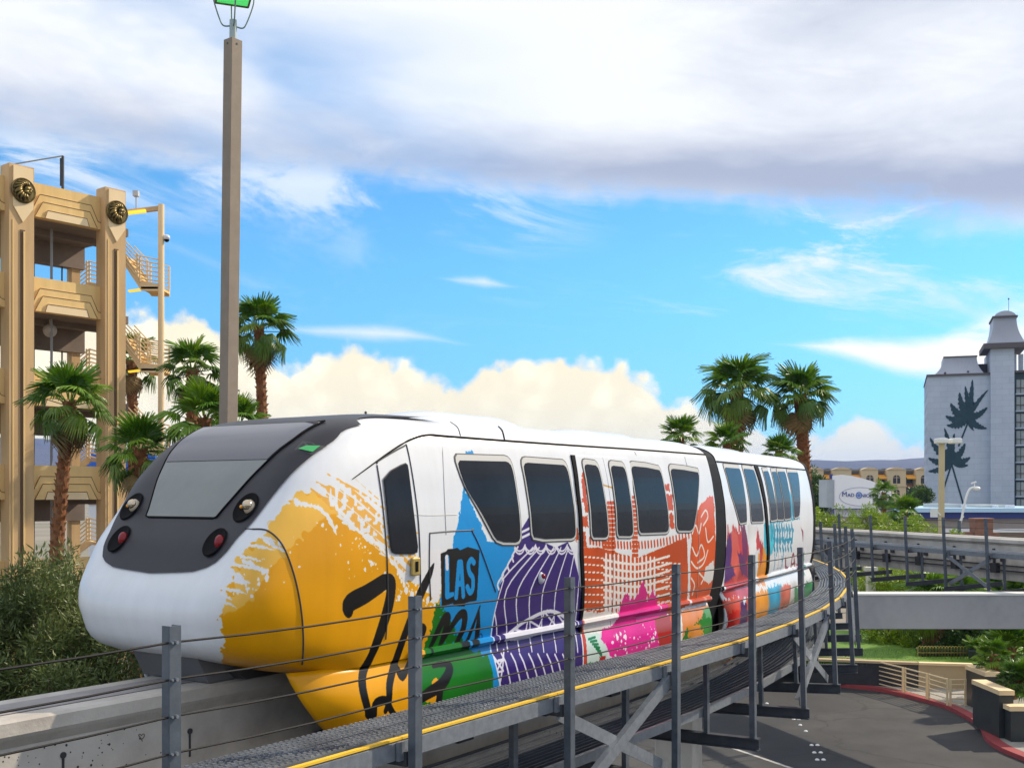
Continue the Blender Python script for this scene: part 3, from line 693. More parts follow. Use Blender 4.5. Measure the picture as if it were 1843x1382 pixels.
ST([(712, 1200), (722, 1216), (738, 1190), (752, 1160), (762, 1132), (752, 1132), (744, 1150), (748, 1172)], [.05, .09, .05, .07, .10, .06, .05, .04])
ST([(740, 1282), (745, 1262), (765, 1246), (790, 1230), (806, 1205), (800, 1195), (778, 1198)], [.12, .09, .12, .14, .12, .06, .05])
ST([(788, 1232), (785, 1262), (775, 1290), (768, 1310)], [.11, .10, .09, .06])
ST([(772, 1170), (786, 1140), (800, 1112), (806, 1112), (800, 1140), (792, 1160), (806, 1138), (826, 1108), (836, 1106), (834, 1130), (822, 1155)], [.05, .08, .09, .10, .09, .05, .06, .09, .10, .09, .07])
ST([(822, 1155), (836, 1160), (850, 1130), (864, 1090)], [.05, .06, .05, .02]); ST([(862, 1096), (860, 1130), (856, 1152), (846, 1158)], [.02, .09, .07, .03])
A.line(cr([(862, 1143), (866, 1140), (868, 1146), (864, 1149), (862, 1143)], 4), .014, (20, 40, 90))
imgA = A.image('front_car_wrap')
B2 = Wrap(-.6, 8.4, -2.72, .9, 170, hit2, WHITE, 5)
B2.a0 = -.6
c_ = lambda x, y: (1150+x*.217, 750+y*.217)
def F2(pts, col, rag=(4, 8, 4, 8), mod=.25): B2.fill([c_(*q) for q in pts], col, rag, mod)
F2([(735, 900), (760, 940), (790, 900), (830, 980), (870, 900), (895, 1000), (925, 1130), (930, 1500), (700, 1500), (715, 1180)], (206, 62, 66))
F2([(770, 960), (800, 940), (820, 1010), (850, 1180), (800, 1400), (760, 1300)], (226, 96, 84)); F2([(845, 900), (880, 890), (900, 1000), (900, 1200), (860, 1180)], (122, 40, 92))
F2([(735, 1000), (760, 960), (770, 1060), (760, 1200), (800, 1330), (740, 1360), (700, 1380), (715, 1160)], (86, 40, 120)); F2([(810, 1100), (880, 1180), (905, 1330), (850, 1300)], (110, 40, 110))
F2([(740, 880), (770, 900), (775, 960), (742, 960)], (236, 236, 240)); F2([(820, 840), (835, 870), (840, 960), (826, 960)], (206, 62, 66))
F2([(900, 900), (975, 905), (985, 1040), (950, 1180), (915, 1180)], (236, 236, 240)); F2([(985, 920), (1000, 1000), (1010, 1080), (975, 1100), (972, 1040)], (196, 60, 70))
F2([(990, 1130), (1040, 1070), (1085, 1060), (1080, 1180), (1040, 1400), (975, 1400)], (232, 150, 24)); F2([(1000, 1030), (1030, 1050), (1020, 1200), (1000, 1260)], (196, 60, 60))
F2([(1035, 890), (1075, 870), (1110, 900), (1125, 1000), (1100, 1130), (1060, 1150), (1035, 1080)], (70, 190, 214)); F2([(1160, 560), (1180, 640), (1195, 840), (1170, 850)], (120, 196, 214)); F2([(1240, 600), (1262, 650), (1285, 830), (1262, 840)], (40, 160, 196))
F2([(1075, 860), (1330, 830), (1335, 850), (1080, 890)], (60, 170, 200), (4, 4, 5, 5))
T2 = lambda pts, w_, col=TEA: B2.line([c_(*q) for q in cr(pts, 4)], w_, col, rag=(2, 4, 4, 6))
for x in range(0, 9):
    ox = 1090+x*22; T2([(ox, 900), (ox+8, 960), (ox+4, 1010+(x % 3)*12)], .10); T2([(ox+2, 930+(x % 2)*30), (ox+16, 940)], .07)
for x in range(0, 7):
    ox = 1110+x*24; T2([(ox, 1010+(x % 3)*10), (ox+14, 1020), (ox+4, 1070), (ox+12, 1110)], .08)
for x, y in ((1140, 1030), (1190, 1080), (1120, 1140), (1180, 1160)): T2([(x, y), (x+2, y+60), (x-6, y+120)], .05)
for pts in (((1215, 1180), (1218, 1255), (1236, 1250)), ((1258, 1262), (1274, 1150), (1284, 1150), (1292, 1255)), ((1264, 1220), (1290, 1215)), ((1330, 1130), (1318, 1120), (1312, 1150), (1328, 1190), (1324, 1235), (1306, 1225))): T2(list(pts), .07, (134, 34, 60))
F2([(1340, 900), (1365, 960), (1360, 1040), (1352, 960)], (150, 60, 80), (2, 3, 4, 4)); F2([(1330, 1160), (1372, 1120), (1372, 1320), (1330, 1260)], (90, 150, 110))
s_ = lambda x, y: (1150+x*.2186, 1080+y*.2186)
for pts, col in (([(660, 0), (830, -40), (850, 200), (720, 240), (700, 120)], (222, 84, 60)), ([(700, 130), (820, 60), (830, 420), (730, 430)], (214, 30, 24)), ([(812, 0), (860, 10), (900, 60), (890, 420), (828, 420)], (84, 40, 110)), ([(860, 0), (940, -60), (945, 300), (900, 300)], (222, 90, 70)), ([(940, -60), (1060, -100), (1060, 120), (990, 420), (945, 400)], (226, 150, 40)), ([(1040, -90), (1160, -130), (1160, 400), (1080, 400)], (60, 160, 200)), ([(1140, -100), (1230, -150), (1240, 400), (1160, 400)], (206, 110, 90)), ([(1225, -150), (1300, -170), (1310, 400), (1235, 400)], (214, 214, 214)), ([(1260, -100), (1500, -200), (1500, 400), (1290, 400)], (70, 150, 100))):
    B2.fill([s_(*q) for q in pts], col, (6, 8, 5, 9), .3)
imgB = B2.image('second_car_wrap')
def wrap_mat(name, img):
    m = mat(name, (.8, .8, .8), .30, coat=.05, spec=.32); t = m.node_tree; b = t.nodes['Principled BSDF']
    ti = nd('ShaderNodeTexImage', t); ti.image = img; ti.extension = 'EXTEND'; uvn = nd('ShaderNodeUVMap', t); t.links.new(uvn.outputs[0], ti.inputs[0])
    no = nd('ShaderNodeTexNoise', t); no.inputs['Scale'].default_value = 2.2; no.inputs['Detail'].default_value = 5; co = nd('ShaderNodeTexCoord', t); t.links.new(co.outputs['Object'], no.inputs['Vector'])
    g = M('MULTIPLY_ADD', no.outputs['Fac'], .14, .79, tree=t); v = nd('ShaderNodeVectorMath', t, operation='SCALE'); t.links.new(ti.outputs[0], v.inputs[0]); _mp = nd('ShaderNodeMapping', t); _mp.inputs['Scale'].default_value = (9, 9, .5); t.links.new(co.outputs['Object'], _mp.inputs[0]); _n2 = nd('ShaderNodeTexNoise', t); _n2.inputs['Scale'].default_value = 1.0; _n2.inputs['Detail'].default_value = 6; t.links.new(_mp.outputs[0], _n2.inputs['Vector']); g = M('MULTIPLY', g, M('MULTIPLY_ADD', _n2.outputs['Fac'], .14, .93, tree=t), tree=t); t.links.new(g, v.inputs[3]); t.links.new(v.outputs[0], b.inputs['Base Color'])
    return m
wrapA = wrap_mat('front car vinyl wrap', imgA); wrapB = wrap_mat('second car vinyl wrap', imgB)
# ---------------------------------------------------------------- train geometry
train = thing('monorail_train', wp1(10.5, 0, -1.7), 'white monorail train with dark windscreen, wrapped in bright yellow, blue, purple and orange artwork', 'train')
hs = np.concatenate([np.linspace(H0, .46, 30), .50+(H1-.50)*np.sin(np.linspace(0, math.pi/2, 14))])
def body1():
    mb = MB(); mb.uv = []; rows = []; bottom = []
    tt = np.sin(np.linspace(-math.pi/2, math.pi/2, 41)); us_ = np.linspace(0, 1, 16)
    for h in hs:
        w0 = float(W(h)); pts = []
        uS = float(UF(w0, h))
        for f in us_[:0:-1]: pts.append((uS+(UEND-uS)*f, -w0))
        for s_ in tt: pts.append((float(UF(s_*w0, h)), s_*w0))
        for f in us_[1:]: pts.append((uS+(UEND-uS)*f, w0))
        rows.append(pts)
    n = len(rows[0])
    for h, pts in zip(hs, rows):
        for u, w in pts: mb.v.append(tuple(wp1(u, w, h))); mb.uv.append(A.uv(AC(u, w), h) if w > -.02 else A.uv(5.25, -.9))
    for i in range(len(rows)-1):
        for j in range(n-1):
            mb.f.append((i*n+j, i*n+j+1, (i+1)*n+j+1, (i+1)*n+j)); mb.m.append(0)
    mb.build('front_car_body', (wrapA, white_p), train, smooth=True)
    m2 = MB(); m2.add([wp1(u, w, H0) for u, w in rows[0]], [tuple(range(n))]); m2.add([wp1(UEND, w, h) for h in hs for w in (float(W(h)), -float(W(h)))], [(2*i, 2*i+1, 2*i+3, 2*i+2) for i in range(len(hs)-1)])
    m2.build('underfloor', dark_m, train)
body1()
def body2():
    mb = MB(); mb.uv = []; us_ = np.linspace(.12, L2, 10)
    ring = [(float(W(h)), h) for h in hs]+[(-float(W(h)), h) for h in hs[::-1]]; n = len(ring)
    for u in us_:
        for w, h in ring: mb.v.append(tuple(wp2(u, w, h))); mb.uv.append(B2.uv(AC(u, w), h))
    for i in range(len(us_)-1):
        for j in range(n-1): mb.f.append((i*n+j, i*n+j+1, (i+1)*n+j+1, (i+1)*n+j)); mb.m.append(0 if ring[j][0] > 0 and j < len(hs)-1 else 1)
    mb.build('second_car_body', (wrapB, white_p), train, smooth=True)
    m2 = MB(); m2.add([wp2(u, sg*float(W(H0)), H0) for u, sg in ((.12, 1), (L2, 1), (L2, -1), (.12, -1))], [(0, 1, 2, 3)]); m2.build('underfloor', dark_m, train)
    r3 = ring+[(-1.0, -2.6), (1.0, -2.6)]
    def hoop(p0, p1, name, cap):
        mb = MB(); k_ = len(r3); mb.v = p0+p1
        mb.f = [(j, (j+1) % k_, k_+(j+1) % k_, k_+j) for j in range(k_)]
        if cap: mb.f.append(tuple(range(k_, 2*k_)))
        mb.m = [0]*len(mb.f); mb.build(name, black_r, train)
    hoop([wp1(UEND-.01, w*.99, h if h < .5 else h-.012) for w, h in r3], [wp2(.14, w*.99, h if h < .5 else h-.012) for w, h in r3], 'gangway_bellows', False)
    hoop([wp2(L2-.01, w*1.008, h+.006) for w, h in r3], [wp2(L2+.20, w*1.008, h+.006) for w, h in r3], 'end_bellows', True)
    MB().sphere(wp2(L2+.28, 1.0, -1.75), .3, 12, 8, (1, 1, 1.2)).build('coupler_cover', dark_m, train)
body2()
# lower skirts that straddle the beam
WS = table([-1.60, -1.70, -1.85, -2.0, -2.2, -2.42, -2.64], [1.15, 1.20, 1.255, 1.27, 1.25, 1.16, 1.02], .04)
OF = table([-1.60, -1.85, -2.1, -2.4, -2.64], [.0, .10, .32, .75, 1.35], .06)
hk = np.linspace(-1.60, -2.64, 16)
def sol(o):
    md = o.modifiers.new('shell', 'SOLIDIFY'); md.thickness = .03; md.offset = 0
def skirt1(sg):
    mb = MB(); mb.uv = []; n = 0
    for h in hk:
        w1 = float(WS(h)); ts = np.sin(np.linspace(1.02, math.pi/2, 14)); pts = []
        for s_ in ts: pts.append((6.80+1.0*(1-math.sqrt(1-s_**4))+float(OF(h)), s_*w1))
        u0 = pts[-1][0]
        for f in np.linspace(0, 1, 12)[1:]: pts.append((u0+(UEND-u0)*f, w1))
        n = len(pts)
        for u, w in pts: mb.v.append(tuple(wp1(u, w*sg, h))); mb.uv.append(A.uv(AC(u, w), h))
    mb.f = [(i*n+j, i*n+j+1, (i+1)*n+j+1, (i+1)*n+j) for i in range(len(hk)-1) for j in range(n-1)]; mb.m = [0]*len(mb.f)
    sol(mb.build('front_car_skirt', wrapA if sg > 0 else white_p, train, smooth=True))
def skirt2(sg):
    mb = MB(); mb.uv = []; us_ = np.linspace(.14, L2, 8); n = len(us_)
    for h in hk:
        for u in us_: mb.v.append(tuple(wp2(u, sg*float(WS(h)), h))); mb.uv.append(B2.uv(AC(u, float(WS(h))), h))
    mb.f = [(i*n+j, i*n+j+1, (i+1)*n+j+1, (i+1)*n+j) for i in range(len(hk)-1) for j in range(n-1)]; mb.m = [0]*len(mb.f)
    sol(mb.build('second_car_skirt', wrapB if sg > 0 else white_p, train, smooth=True))
for sg in (1, -1): skirt1(sg); skirt2(sg)
def sill(wp, wrap, u0, u1, m, name):
    mb = MB(); mb.uv = []; n = 12; w = float(W(-1.55))
    sec = [(w-.02, -1.545), (w+.035, -1.565), (w+.045, -1.60), (w+.02, -1.635), (w-.10, -1.635)]
    for i in range(n):
        u = u0+(u1-u0)*i/(n-1)
        for a, h in sec: mb.v.append(tuple(wp(u, a, h))); mb.uv.append(wrap.uv(AC(u, w), -1.60))
    k_ = len(sec); mb.f = [(i*k_+j, i*k_+j+1, (i+1)*k_+j+1, (i+1)*k_+j) for i in range(n-1) for j in range(k_-1)]; mb.m = [0]*len(mb.f)
    mb.build(name, m, train)
sill(wp1, A, 8.55, UEND, wrapA, 'sill_rail'); sill(wp2, B2, .14, L2, wrapB, 'sill_rail')

def offset_poly(p, d):
    n = len(p); ar = sum(p[i][0]*p[(i+1) % n][1]-p[(i+1) % n][0]*p[i][1] for i in range(n)); sg = 1 if ar > 0 else -1; L = []
    for i in range(n):
        a, b = Vector(p[i]), Vector(p[(i+1) % n]); e = (b-a).normalized(); L.append((a+Vector((e.y, -e.x))*d*sg, e))
    o = []
    for i in range(n):
        (a, e), (b, f) = L[i-1], L[i]; cr_ = e.x*f.y-e.y*f.x
        if abs(cr_) < 1e-6: o.append(tuple(b)); continue
        t = ((b-a).x*f.y-(b-a).y*f.x)/cr_; o.append(tuple(a+e*t))
    return o
def round_poly(p, r, k_=5):
    o = []; n = len(p)
    for i in range(n):
        a, b, c = Vector(p[i-1]), Vector(p[i]), Vector(p[(i+1) % n]); da = (a-b); dc = (c-b); q = min(r, da.length*.45, dc.length*.45)
        s0 = b+da.normalized()*q; s1 = b+dc.normalized()*q
        for j in range(k_+1): t = j/k_; o.append(tuple(s0*(1-t)**2+b*2*t*(1-t)+s1*t*t))
    return o
def span(p, h):
    xs = []; n = len(p)
    for i in range(n):
        (x0, y0), (x1, y1) = p[i], p[(i+1) % n]
        if (y0-h)*(y1-h) <= 0 and abs(y1-y0) > 1e-9: xs.append(x0+(h-y0)*(x1-x0)/(y1-y0))
    return (min(xs), max(xs)) if xs else None
def side_patch(name, poly, wp, off, m, parent, wrap=None, rows=16, hi=None):
    """panel laid on the curved flank: poly in (u, h)"""
    h0, h1 = min(q[1] for q in poly), max(q[1] for q in poly); mb = MB(); mb.uv = [] if wrap else None
    fr = .5-.5*np.cos(np.linspace(0, math.pi, rows)); k_ = 0
    for f in fr:
        h = h0+1e-4+(h1-h0-2e-4)*f; sp_ = span(poly, h); 
        if not sp_: continue
        for u in sp_:
            w = float(W(h)); mb.v.append(tuple(wp(u, w+off, h)))
            if wrap: mb.uv.append(wrap.uv(AC(u, w), h))
        k_ += 1
    # returns at the rim give the piece its thickness
    mb.f = [(2*i, 2*i+1, 2*i+3, 2*i+2) for i in range(k_-1)]
    b = len(mb.v)
    for i in range(k_):
        f = (i+.0)/(k_-1); q = mb.v[2*i:2*i+2]
        for v in q: mb.v.append(tuple(Vector(v)-(N if wp is wp1 else N2)*(off+.004)))
        if wrap: mb.uv += mb.uv[2*i:2*i+2]
    for i in range(k_-1): mb.f += [(2*i, 2*i+2, b+2*i+2, b+2*i), (2*i+1, 2*i+3, b+2*i+3, b+2*i+1)]
    mb.f += [(0, 1, b+1, b), (2*k_-2, 2*k_-1, b+2*k_-1, b+2*k_-2)]
    mb.m = [0]*len(mb.f)
    return mb.build(name, m, parent, recalc=True)
reveal = mat('window reveal', (.47, .47, .46), .5)
gasket = mat('window gasket', (.05, .05, .055), .6)
def window(px, hit, wp, wrap, r=.10, parent=None, base=.004, frame=True):
    g = [(lambda q: (q[0], q[2]))(hit(*p)) for p in px]
    par = parent or train
    gl = round_poly(g, r)
    o = side_patch('window', gl, wp, base+.012, glass_m, par)
    if frame:
        fo = round_poly([(x, y+(.035 if y > 0 else 0)) for x, y in offset_poly(g, .028)], r*1.25)
        side_patch('frame', fo, wp, base+.006, reveal, o)
        go = round_poly([(x, y+(.035 if y > 0 else 0)) for x, y in offset_poly(g, .041)], r*1.3)
        side_patch('gasket', go, wp, base+.002, gasket, o)
    return o
q3 = lambda x, y: (800+x*.2713, 750+y*.2713)
q4 = lambda x, y: (1150+x*.217, 750+y*.217)
def leaf(px, hit, wp, wrap, m):
    g = [(lambda q: (q[0], q[2]))(hit(*p)) for p in px]; g = [(x, min(y, .47)) for x, y in g]
    return side_patch('door_leaf', g, wp, .014, m, train, wrap, rows=18)
for w4 in ([(72, 285), (432, 297), (500, 832), (345, 830), (250, 650), (130, 460)], [(512, 302), (802, 318), (866, 803), (582, 812)], [(1228, 325), (1424, 345), (1485, 762), (1288, 772)], [(1490, 342), (1682, 362), (1645, 752), (1540, 756)]):
    window([q3(*p) for p in w4], hit1, wp1, A)
dl = leaf([q3(*p) for p in [(836, 190), (1020, 206), (1085, 500), (1108, 900), (1098, 1420), (905, 1460), (915, 900), (890, 480)]], hit1, wp1, A, wrapA)
window([q3(*p) for p in [(912, 312), (1004, 322), (1076, 797), (970, 803)]], hit1, wp1, A, .08, dl, .018)
dl = leaf([q3(*p) for p in [(1024, 207), (1200, 222), (1245, 500), (1278, 850), (1270, 1380), (1103, 1418), (1114, 900), (1090, 500)]], hit1, wp1, A, wrapA)
window([q3(*p) for p in [(1088, 322), (1182, 330), (1240, 787), (1140, 793)]], hit1, wp1, A, .08, dl, .018)
for w4 in ([(703, 420), (830, 430), (890, 875), (832, 882), (760, 640)], [(858, 430), (945, 437), (1030, 866), (930, 872)], [(1142, 452), (1206, 455), (1256, 842), (1206, 848)], [(1226, 458), (1312, 462), (1326, 825), (1286, 836)]):
    window([q4(*p) for p in w4], hit2, wp2, B2, .07)
dl = leaf([q4(*p) for p in [(978, 352), (1048, 358), (1110, 640), (1142, 900), (1142, 1260), (1062, 1300), (1068, 900), (1034, 600)]], hit2, wp2, B2, wrapB)
window([q4(*p) for p in [(1018, 448), (1060, 451), (1135, 852), (1085, 860)]], hit2, wp2, B2, .05, dl, .018)
dl = leaf([q4(*p) for p in [(1052, 358), (1112, 364), (1170, 640), (1196, 890), (1196, 1240), (1146, 1258), (1146, 900), (1114, 640)]], hit2, wp2, B2, wrapB)
window([q4(*p) for p in [(1090, 453), (1126, 455), (1190, 850), (1140, 853)]], hit2, wp2, B2, .05, dl, .018)
def seal(px, hit, wp):
    g = [(lambda q: (q[0], q[2]))(hit(*p)) for p in px]; g = [(x, min(y, .48)) for x, y in g]; side_patch('door_seal', g, wp, .02, black_r, train, rows=20)
seal([q3(*p) for p in [(812, 190), (836, 192), (884, 480), (914, 900), (908, 1440), (894, 1440), (894, 900), (866, 480)]], hit1, wp1)
seal([q4(*p) for p in [(946, 348), (976, 350), (1030, 600), (1068, 900), (1064, 1300), (1046, 1310), (1050, 900), (1008, 600)]], hit2, wp2)
# cab door pane
cq = lambda x, y: (350+x/3.686, 750+y/3.686)
def conform(px, off=.012, hitf=None):
    out = []
    for p in px:
        u, w, h = hit1(*p); e = .01
        g = Vector((-1.0, float(UF(w+e, h)-UF(w-e, h))/(2*e), float(UF(w, h+e)-UF(w, h-e))/(2*e)))
        if abs(w) > float(W(h))-.03: g = Vector((0, 1, 0))
        g.normalize(); out.append(wp1(u+g.x*off, w+g.y*off, h+g.z*off))
    return out
def filled(name, px, off, m, parent, rows=12, cols=6):
    """pane over the nose between the outline's left and right edges, row by row"""
    y0, y1 = min(p[1] for p in px), max(p[1] for p in px); mb = MB(); k_ = 0
    for f in .5-.5*np.cos(np.linspace(0, math.pi, rows)):
        y = y0+.05+(y1-y0-.1)*f; a, b = span(px, y)
        mb.v += [tuple(v) for v in conform([(a+(b-a)*g, y) for g in np.linspace(0, 1, cols)], off)]; k_ += 1
    mb.f = [(i*cols+j, i*cols+j+1, (i+1)*cols+j+1, (i+1)*cols+j) for i in range(k_-1) for j in range(cols-1)]; mb.m = [0]*len(mb.f)
    return mb.build(name, m, parent, smooth=True)
cabw = round_poly([cq(1250, 385), (cq(1405, 300)), cq(1478, 905), cq(1303, 905)], 9)
cw = filled('window', cabw, .016, glass_m, train)
filled('gasket', offset_poly(cabw, 1.6), .010, gasket, cw)
def seam(px, r=.009, m=None, name='panel_seam', closed=False, k_=5):
    pts = cr(px+([px[0]] if closed else []), k_); MB().tube(conform(pts, .002), r, 6).build(name, m or gasket, train)
seam([cq(1212, 310), cq(1225, 290), cq(1380, 200), cq(1412, 215), cq(1462, 500), cq(1490, 780), cq(1500, 1160)], .008, name='door_gap')
seam([cq(1210, 320), cq(1245, 560), cq(1275, 900), cq(1283, 1240), (697, 1110), (694, 1150)], .008, name='door_gap')
seam([(455, 952), (482, 955), (508, 980), (528, 1030), (541, 1090), (546, 1150), (544, 1195)], .008)
seam([(246, 949), (340, 948), (455, 952)], .006)
seam([cq(1560, 770), cq(1700, 758), cq(1843, 752), q3(182, 756), q3(240, 880), q3(340, 1160)], .007, name='hatch_gap')
seam([cq(1560, 770), cq(1558, 1000), (775, 1080)], .007, name='hatch_gap')
seam([q3(30, 30), q3(85, 70), q3(105, 125)], .006, name='roof_joint'); seam([q3(335, 48), q3(380, 90), q3(397, 150)], .010, black_r, 'roof_joint')
seam([(796, 800), (800, 900), (803, 962)], .004, reveal, 'panel_joint'); seam([(1142, 812), (1146, 822)], .004, reveal, 'panel_joint'); seam([(720, 925), (770, 927), (822, 926)], .003, reveal, 'panel_joint'); seam([(1232, 822), (1252, 900), (1258, 985), (1254, 1085)], .004, reveal, 'panel_joint'); seam([(1118, 1100), (1117, 1118)], .005, name='hatch_gap')
# cab door handle
hx = conform([(745, 1019)], .02)[0]; mb = MB(); mb.box(hx, (.13, .03, .18), (D, N, UP)); o = mb.build('door_handle', mat('handle cup', (.45, .33, .10), .35, metal=.4), train, bevel=.02); MB().box(hx+N*.018+D*.0, (.035, .012, .10), (D, N, UP)).build('grip', black_r, o)
# marker eye on the balloon
ex_ = conform([(973, 1040)], .0)[0]; mb = MB(); mb.sphere(ex_, .05, 12, 8, (1, 1, 1.4)); o = mb.build('side_marker', white_p, train, smooth=True); MB().sphere(ex_+N*.03+UP*.02, .035, 10, 6).build('red_lens', redl, o, smooth=True)
# roof-edge gutter with the seam that drops down the nose
MB().tube(conform(cr([(1269, 818), (1140, 808.5), (1022, 801), (900, 792.5), (800, 785), (768, 783), (738, 791), (700, 814), (660, 843), (634, 862)], 6), .004), [.014]*28+list(np.linspace(.013, .004, 27)), 6).build('roof_gutter', black_r, train)
MB().tube([wp2(u, float(W(.5))+.004, .50) for u in np.linspace(.14, L2, 6)], .014, 6).build('roof_gutter', black_r, train)
# roof equipment covers
def pod(u0, u1, hw, top, wp, name='roof_pod'):
    mb = MB(); n, m_ = 12, 9
    for i in range(n+1):
        f = i/n; u = u0+(u1-u0)*f; e = min(1, math.sin(math.pi*f)*1.6)**.7 if 0 < f < 1 else 0
        for j in range(m_+1):
            g = -1+2*j/m_; w = g*hw*(.6+.4*e); mb.v.append(tuple(wp(u, w, float(.74+(top-.74)*e*(1-abs(g)**3)))))
    mb.f = [(i*(m_+1)+j, i*(m_+1)+j+1, (i+1)*(m_+1)+j+1, (i+1)*(m_+1)+j) for i in range(n) for j in range(m_)]; mb.m = [0]*len(mb.f)
    mb.build(name, white_p, train, smooth=True)
pod(9.5, 12.0, .75, .965, wp1); pod(12.9, 14.9, .8, .905, wp1); pod(1.5, 4.5, .8, .90, wp2)
mb = MB(); mb.tube([wp1(9.2, .1, .80), wp1(9.2, .1, .885)], .010, 6); mb.sphere(wp1(9.2, .1, .89), .016, 8, 5); mb.build('antenna', dark_m, train)

# nose: charcoal panel, windscreen, lamps
pr = [hit1(*p) for p in [(301, 1034), (345, 1030), (372, 1022), (390, 1012), (410, 992), (430, 966), (455, 941), (507, 874), (561, 822), (600, 795), (650, 766), (700, 753)]]
ph = np.array([p[2] for p in pr]); pw = np.array([abs(p[1]) for p in pr]); pw[0] = .0
ordr = np.argsort(ph); ph, pw = ph[ordr], pw[ordr]
def nose_patch(name, h_list, hw, off, m, cols=17, top_cut=None):
    mb = MB()
    for h in h_list:
        a = hw(h)
        for g in np.linspace(-1, 1, cols):
            w = g*a; e = .012; n_ = Vector((-1, float(UF(w+e, h)-UF(w-e, h))/(2*e), float(UF(w, h+e)-UF(w, h-e))/(2*e))).normalized()
            mb.v.append(tuple(wp1(float(UF(w, h))+n_.x*off, w+n_.y*off, h+n_.z*off)))
    mb.f = [(i*cols+j, i*cols+j+1, (i+1)*cols+j+1, (i+1)*cols+j) for i in range(len(h_list)-1) for j in range(cols-1)]; mb.m = [0]*len(mb.f)
    return mb.build(name, m, train, smooth=True)
hwp = lambda h: float(np.interp(h, ph, pw))
hb = float(ph[0])
nose_patch('nose_panel', list(hb+.0005+np.linspace(0, .10, 10)**1.0)+list(np.linspace(hb+.12, .70, 30))+list(np.linspace(.71, .842, 16)), hwp, .015, panel_m, 45)
wr = [hit1(*p) for p in [(392, 933), (398, 925), (453, 863), (534, 792), (585, 762)]]
wh, ww = [p[2] for p in wr], [p[1] for p in wr]
hww = lambda h: float(np.interp(h, wh, ww))
0 and print('panel', [(round(float(a), 2), round(float(b), 2)) for a, b in zip(ph, pw)]); print('screen', [(round(a, 2), round(b, 2)) for a, b in zip(wh, ww)])
ws_ = nose_patch('windscreen', list(np.linspace(wh[0], wh[-1], 24)), hww, .024, wind_m)
vt = nose_patch('visor_tint', list(np.linspace(.30, wh[-1]-.01, 12)), lambda h: hww(h)-.02, .029, mat('tinted glass', (.032, .036, .062), .05, spec=1.0)); vt.parent = ws_
pts = [wp1(float(UF(sg*hww(h), h))-.022, sg*hww(h), h+.008) for sg, seq in ((1, np.linspace(wh[0], wh[-1], 14)), (-1, np.linspace(wh[-1], wh[0], 14))) for h in seq]
pts = pts[14:]+pts[:14]
def edge_pts():
    o = []
    for sg, seq in ((1, np.linspace(wh[0], wh[-1], 14)), (-1, np.linspace(wh[-1], wh[0], 14))):
        for h in seq:
            w = sg*hww(h); e = .012; n_ = Vector((-1, float(UF(w+e, h)-UF(w-e, h))/(2*e), float(UF(w, h+e)-UF(w, h-e))/(2*e))).normalized(); o.append(wp1(float(UF(w, h))+n_.x*.02, w+n_.y*.026, h+n_.z*.026))
        if sg == 1:
            for g in np.linspace(.9, -.9, 11):
                h = wh[-1]; w = g*hww(h); o.append(wp1(float(UF(w, h))-.012, w, h+.014))
    for g in np.linspace(-.9, .9, 11):
        h = wh[0]; w = g*hww(h); o.append(wp1(float(UF(w, h))-.02, w, h))
    o.append(o[0]); return o
MB().tube(edge_pts(), .009, 6, caps=False).build('gasket', black_r, ws_)
def nrm(w, h):
    e = .012; g = Vector((-1, float(UF(w+e, h)-UF(w-e, h))/(2*e), float(UF(w, h+e)-UF(w, h-e))/(2*e))).normalized(); return (D*g.x+N*g.y+UP*g.z)
def lamp(px, py, r, kind):
    u, w0, h = hit1(px, py)
    for w in (w0, -w0):
        n_ = nrm(w, h); c = wp1(float(UF(w, h)), w, h)+n_*.020; fx = n_.cross(UP).normalized(); fy = n_.cross(fx)*-1
        if fy.z < 0: fy = -fy
        mb = MB(); k_ = 28
        ring = [[c+n_*d+fx*rr*math.cos(2*math.pi*i/k_)*.9+fy*rr*1.15*math.sin(2*math.pi*i/k_) for i in range(k_)] for rr, d in ((r, .004), (r*.96, .014), (r*.88, .010), (r*.6, .004), (.001, .002))]
        mb.v = [tuple(p) for q in ring for p in q]; mb.f = [(a*k_+j, a*k_+(j+1) % k_, (a+1)*k_+(j+1) % k_, (a+1)*k_+j) for a in range(4) for j in range(k_)]; mb.m = [0]*len(mb.f)
        o = mb.build(kind, black_r, train, smooth=True)
        inn = D*1.0+N*0; lat = N.copy()
        cc = c+lat*.055+n_*.018
        if kind == 'headlight':
            MB().sphere(cc-n_*.01, .062, 14, 10, (.9, .9, 1.1)).build('bulb', lensm, o, smooth=True); MB().sphere(cc+n_*.02, .05, 12, 8).build('reflector', chrome, o, smooth=True)
            MB().sphere(c-lat*.045+n_*.012, .018, 8, 6).build('indicator', amber, o, smooth=True)
        else:
            MB().sphere(cc+lat*.008-n_*.02, .060, 14, 10, (.8, .8, 1.15)).build('red_lens', redl, o, smooth=True)
lamp(444.6, 915.7, .138, 'headlight'); lamp(389, 978, .130, 'tail_light')
# small window in the panel; its green is the lantern's reflection, painted on
mk = [(531, 814), (552, 801), (583, 804), (562, 818)]
o = filled('panel_window', [(529, 813), (545, 796), (590, 803), (562, 820)], .016, gasket, train, 6, 4); filled('green_reflection', [(536, 811), (552, 805), (576, 805), (562, 816)], .024, mat('green reflection', (.05, .42, .12), .12, spec=.6), o, 5, 3)
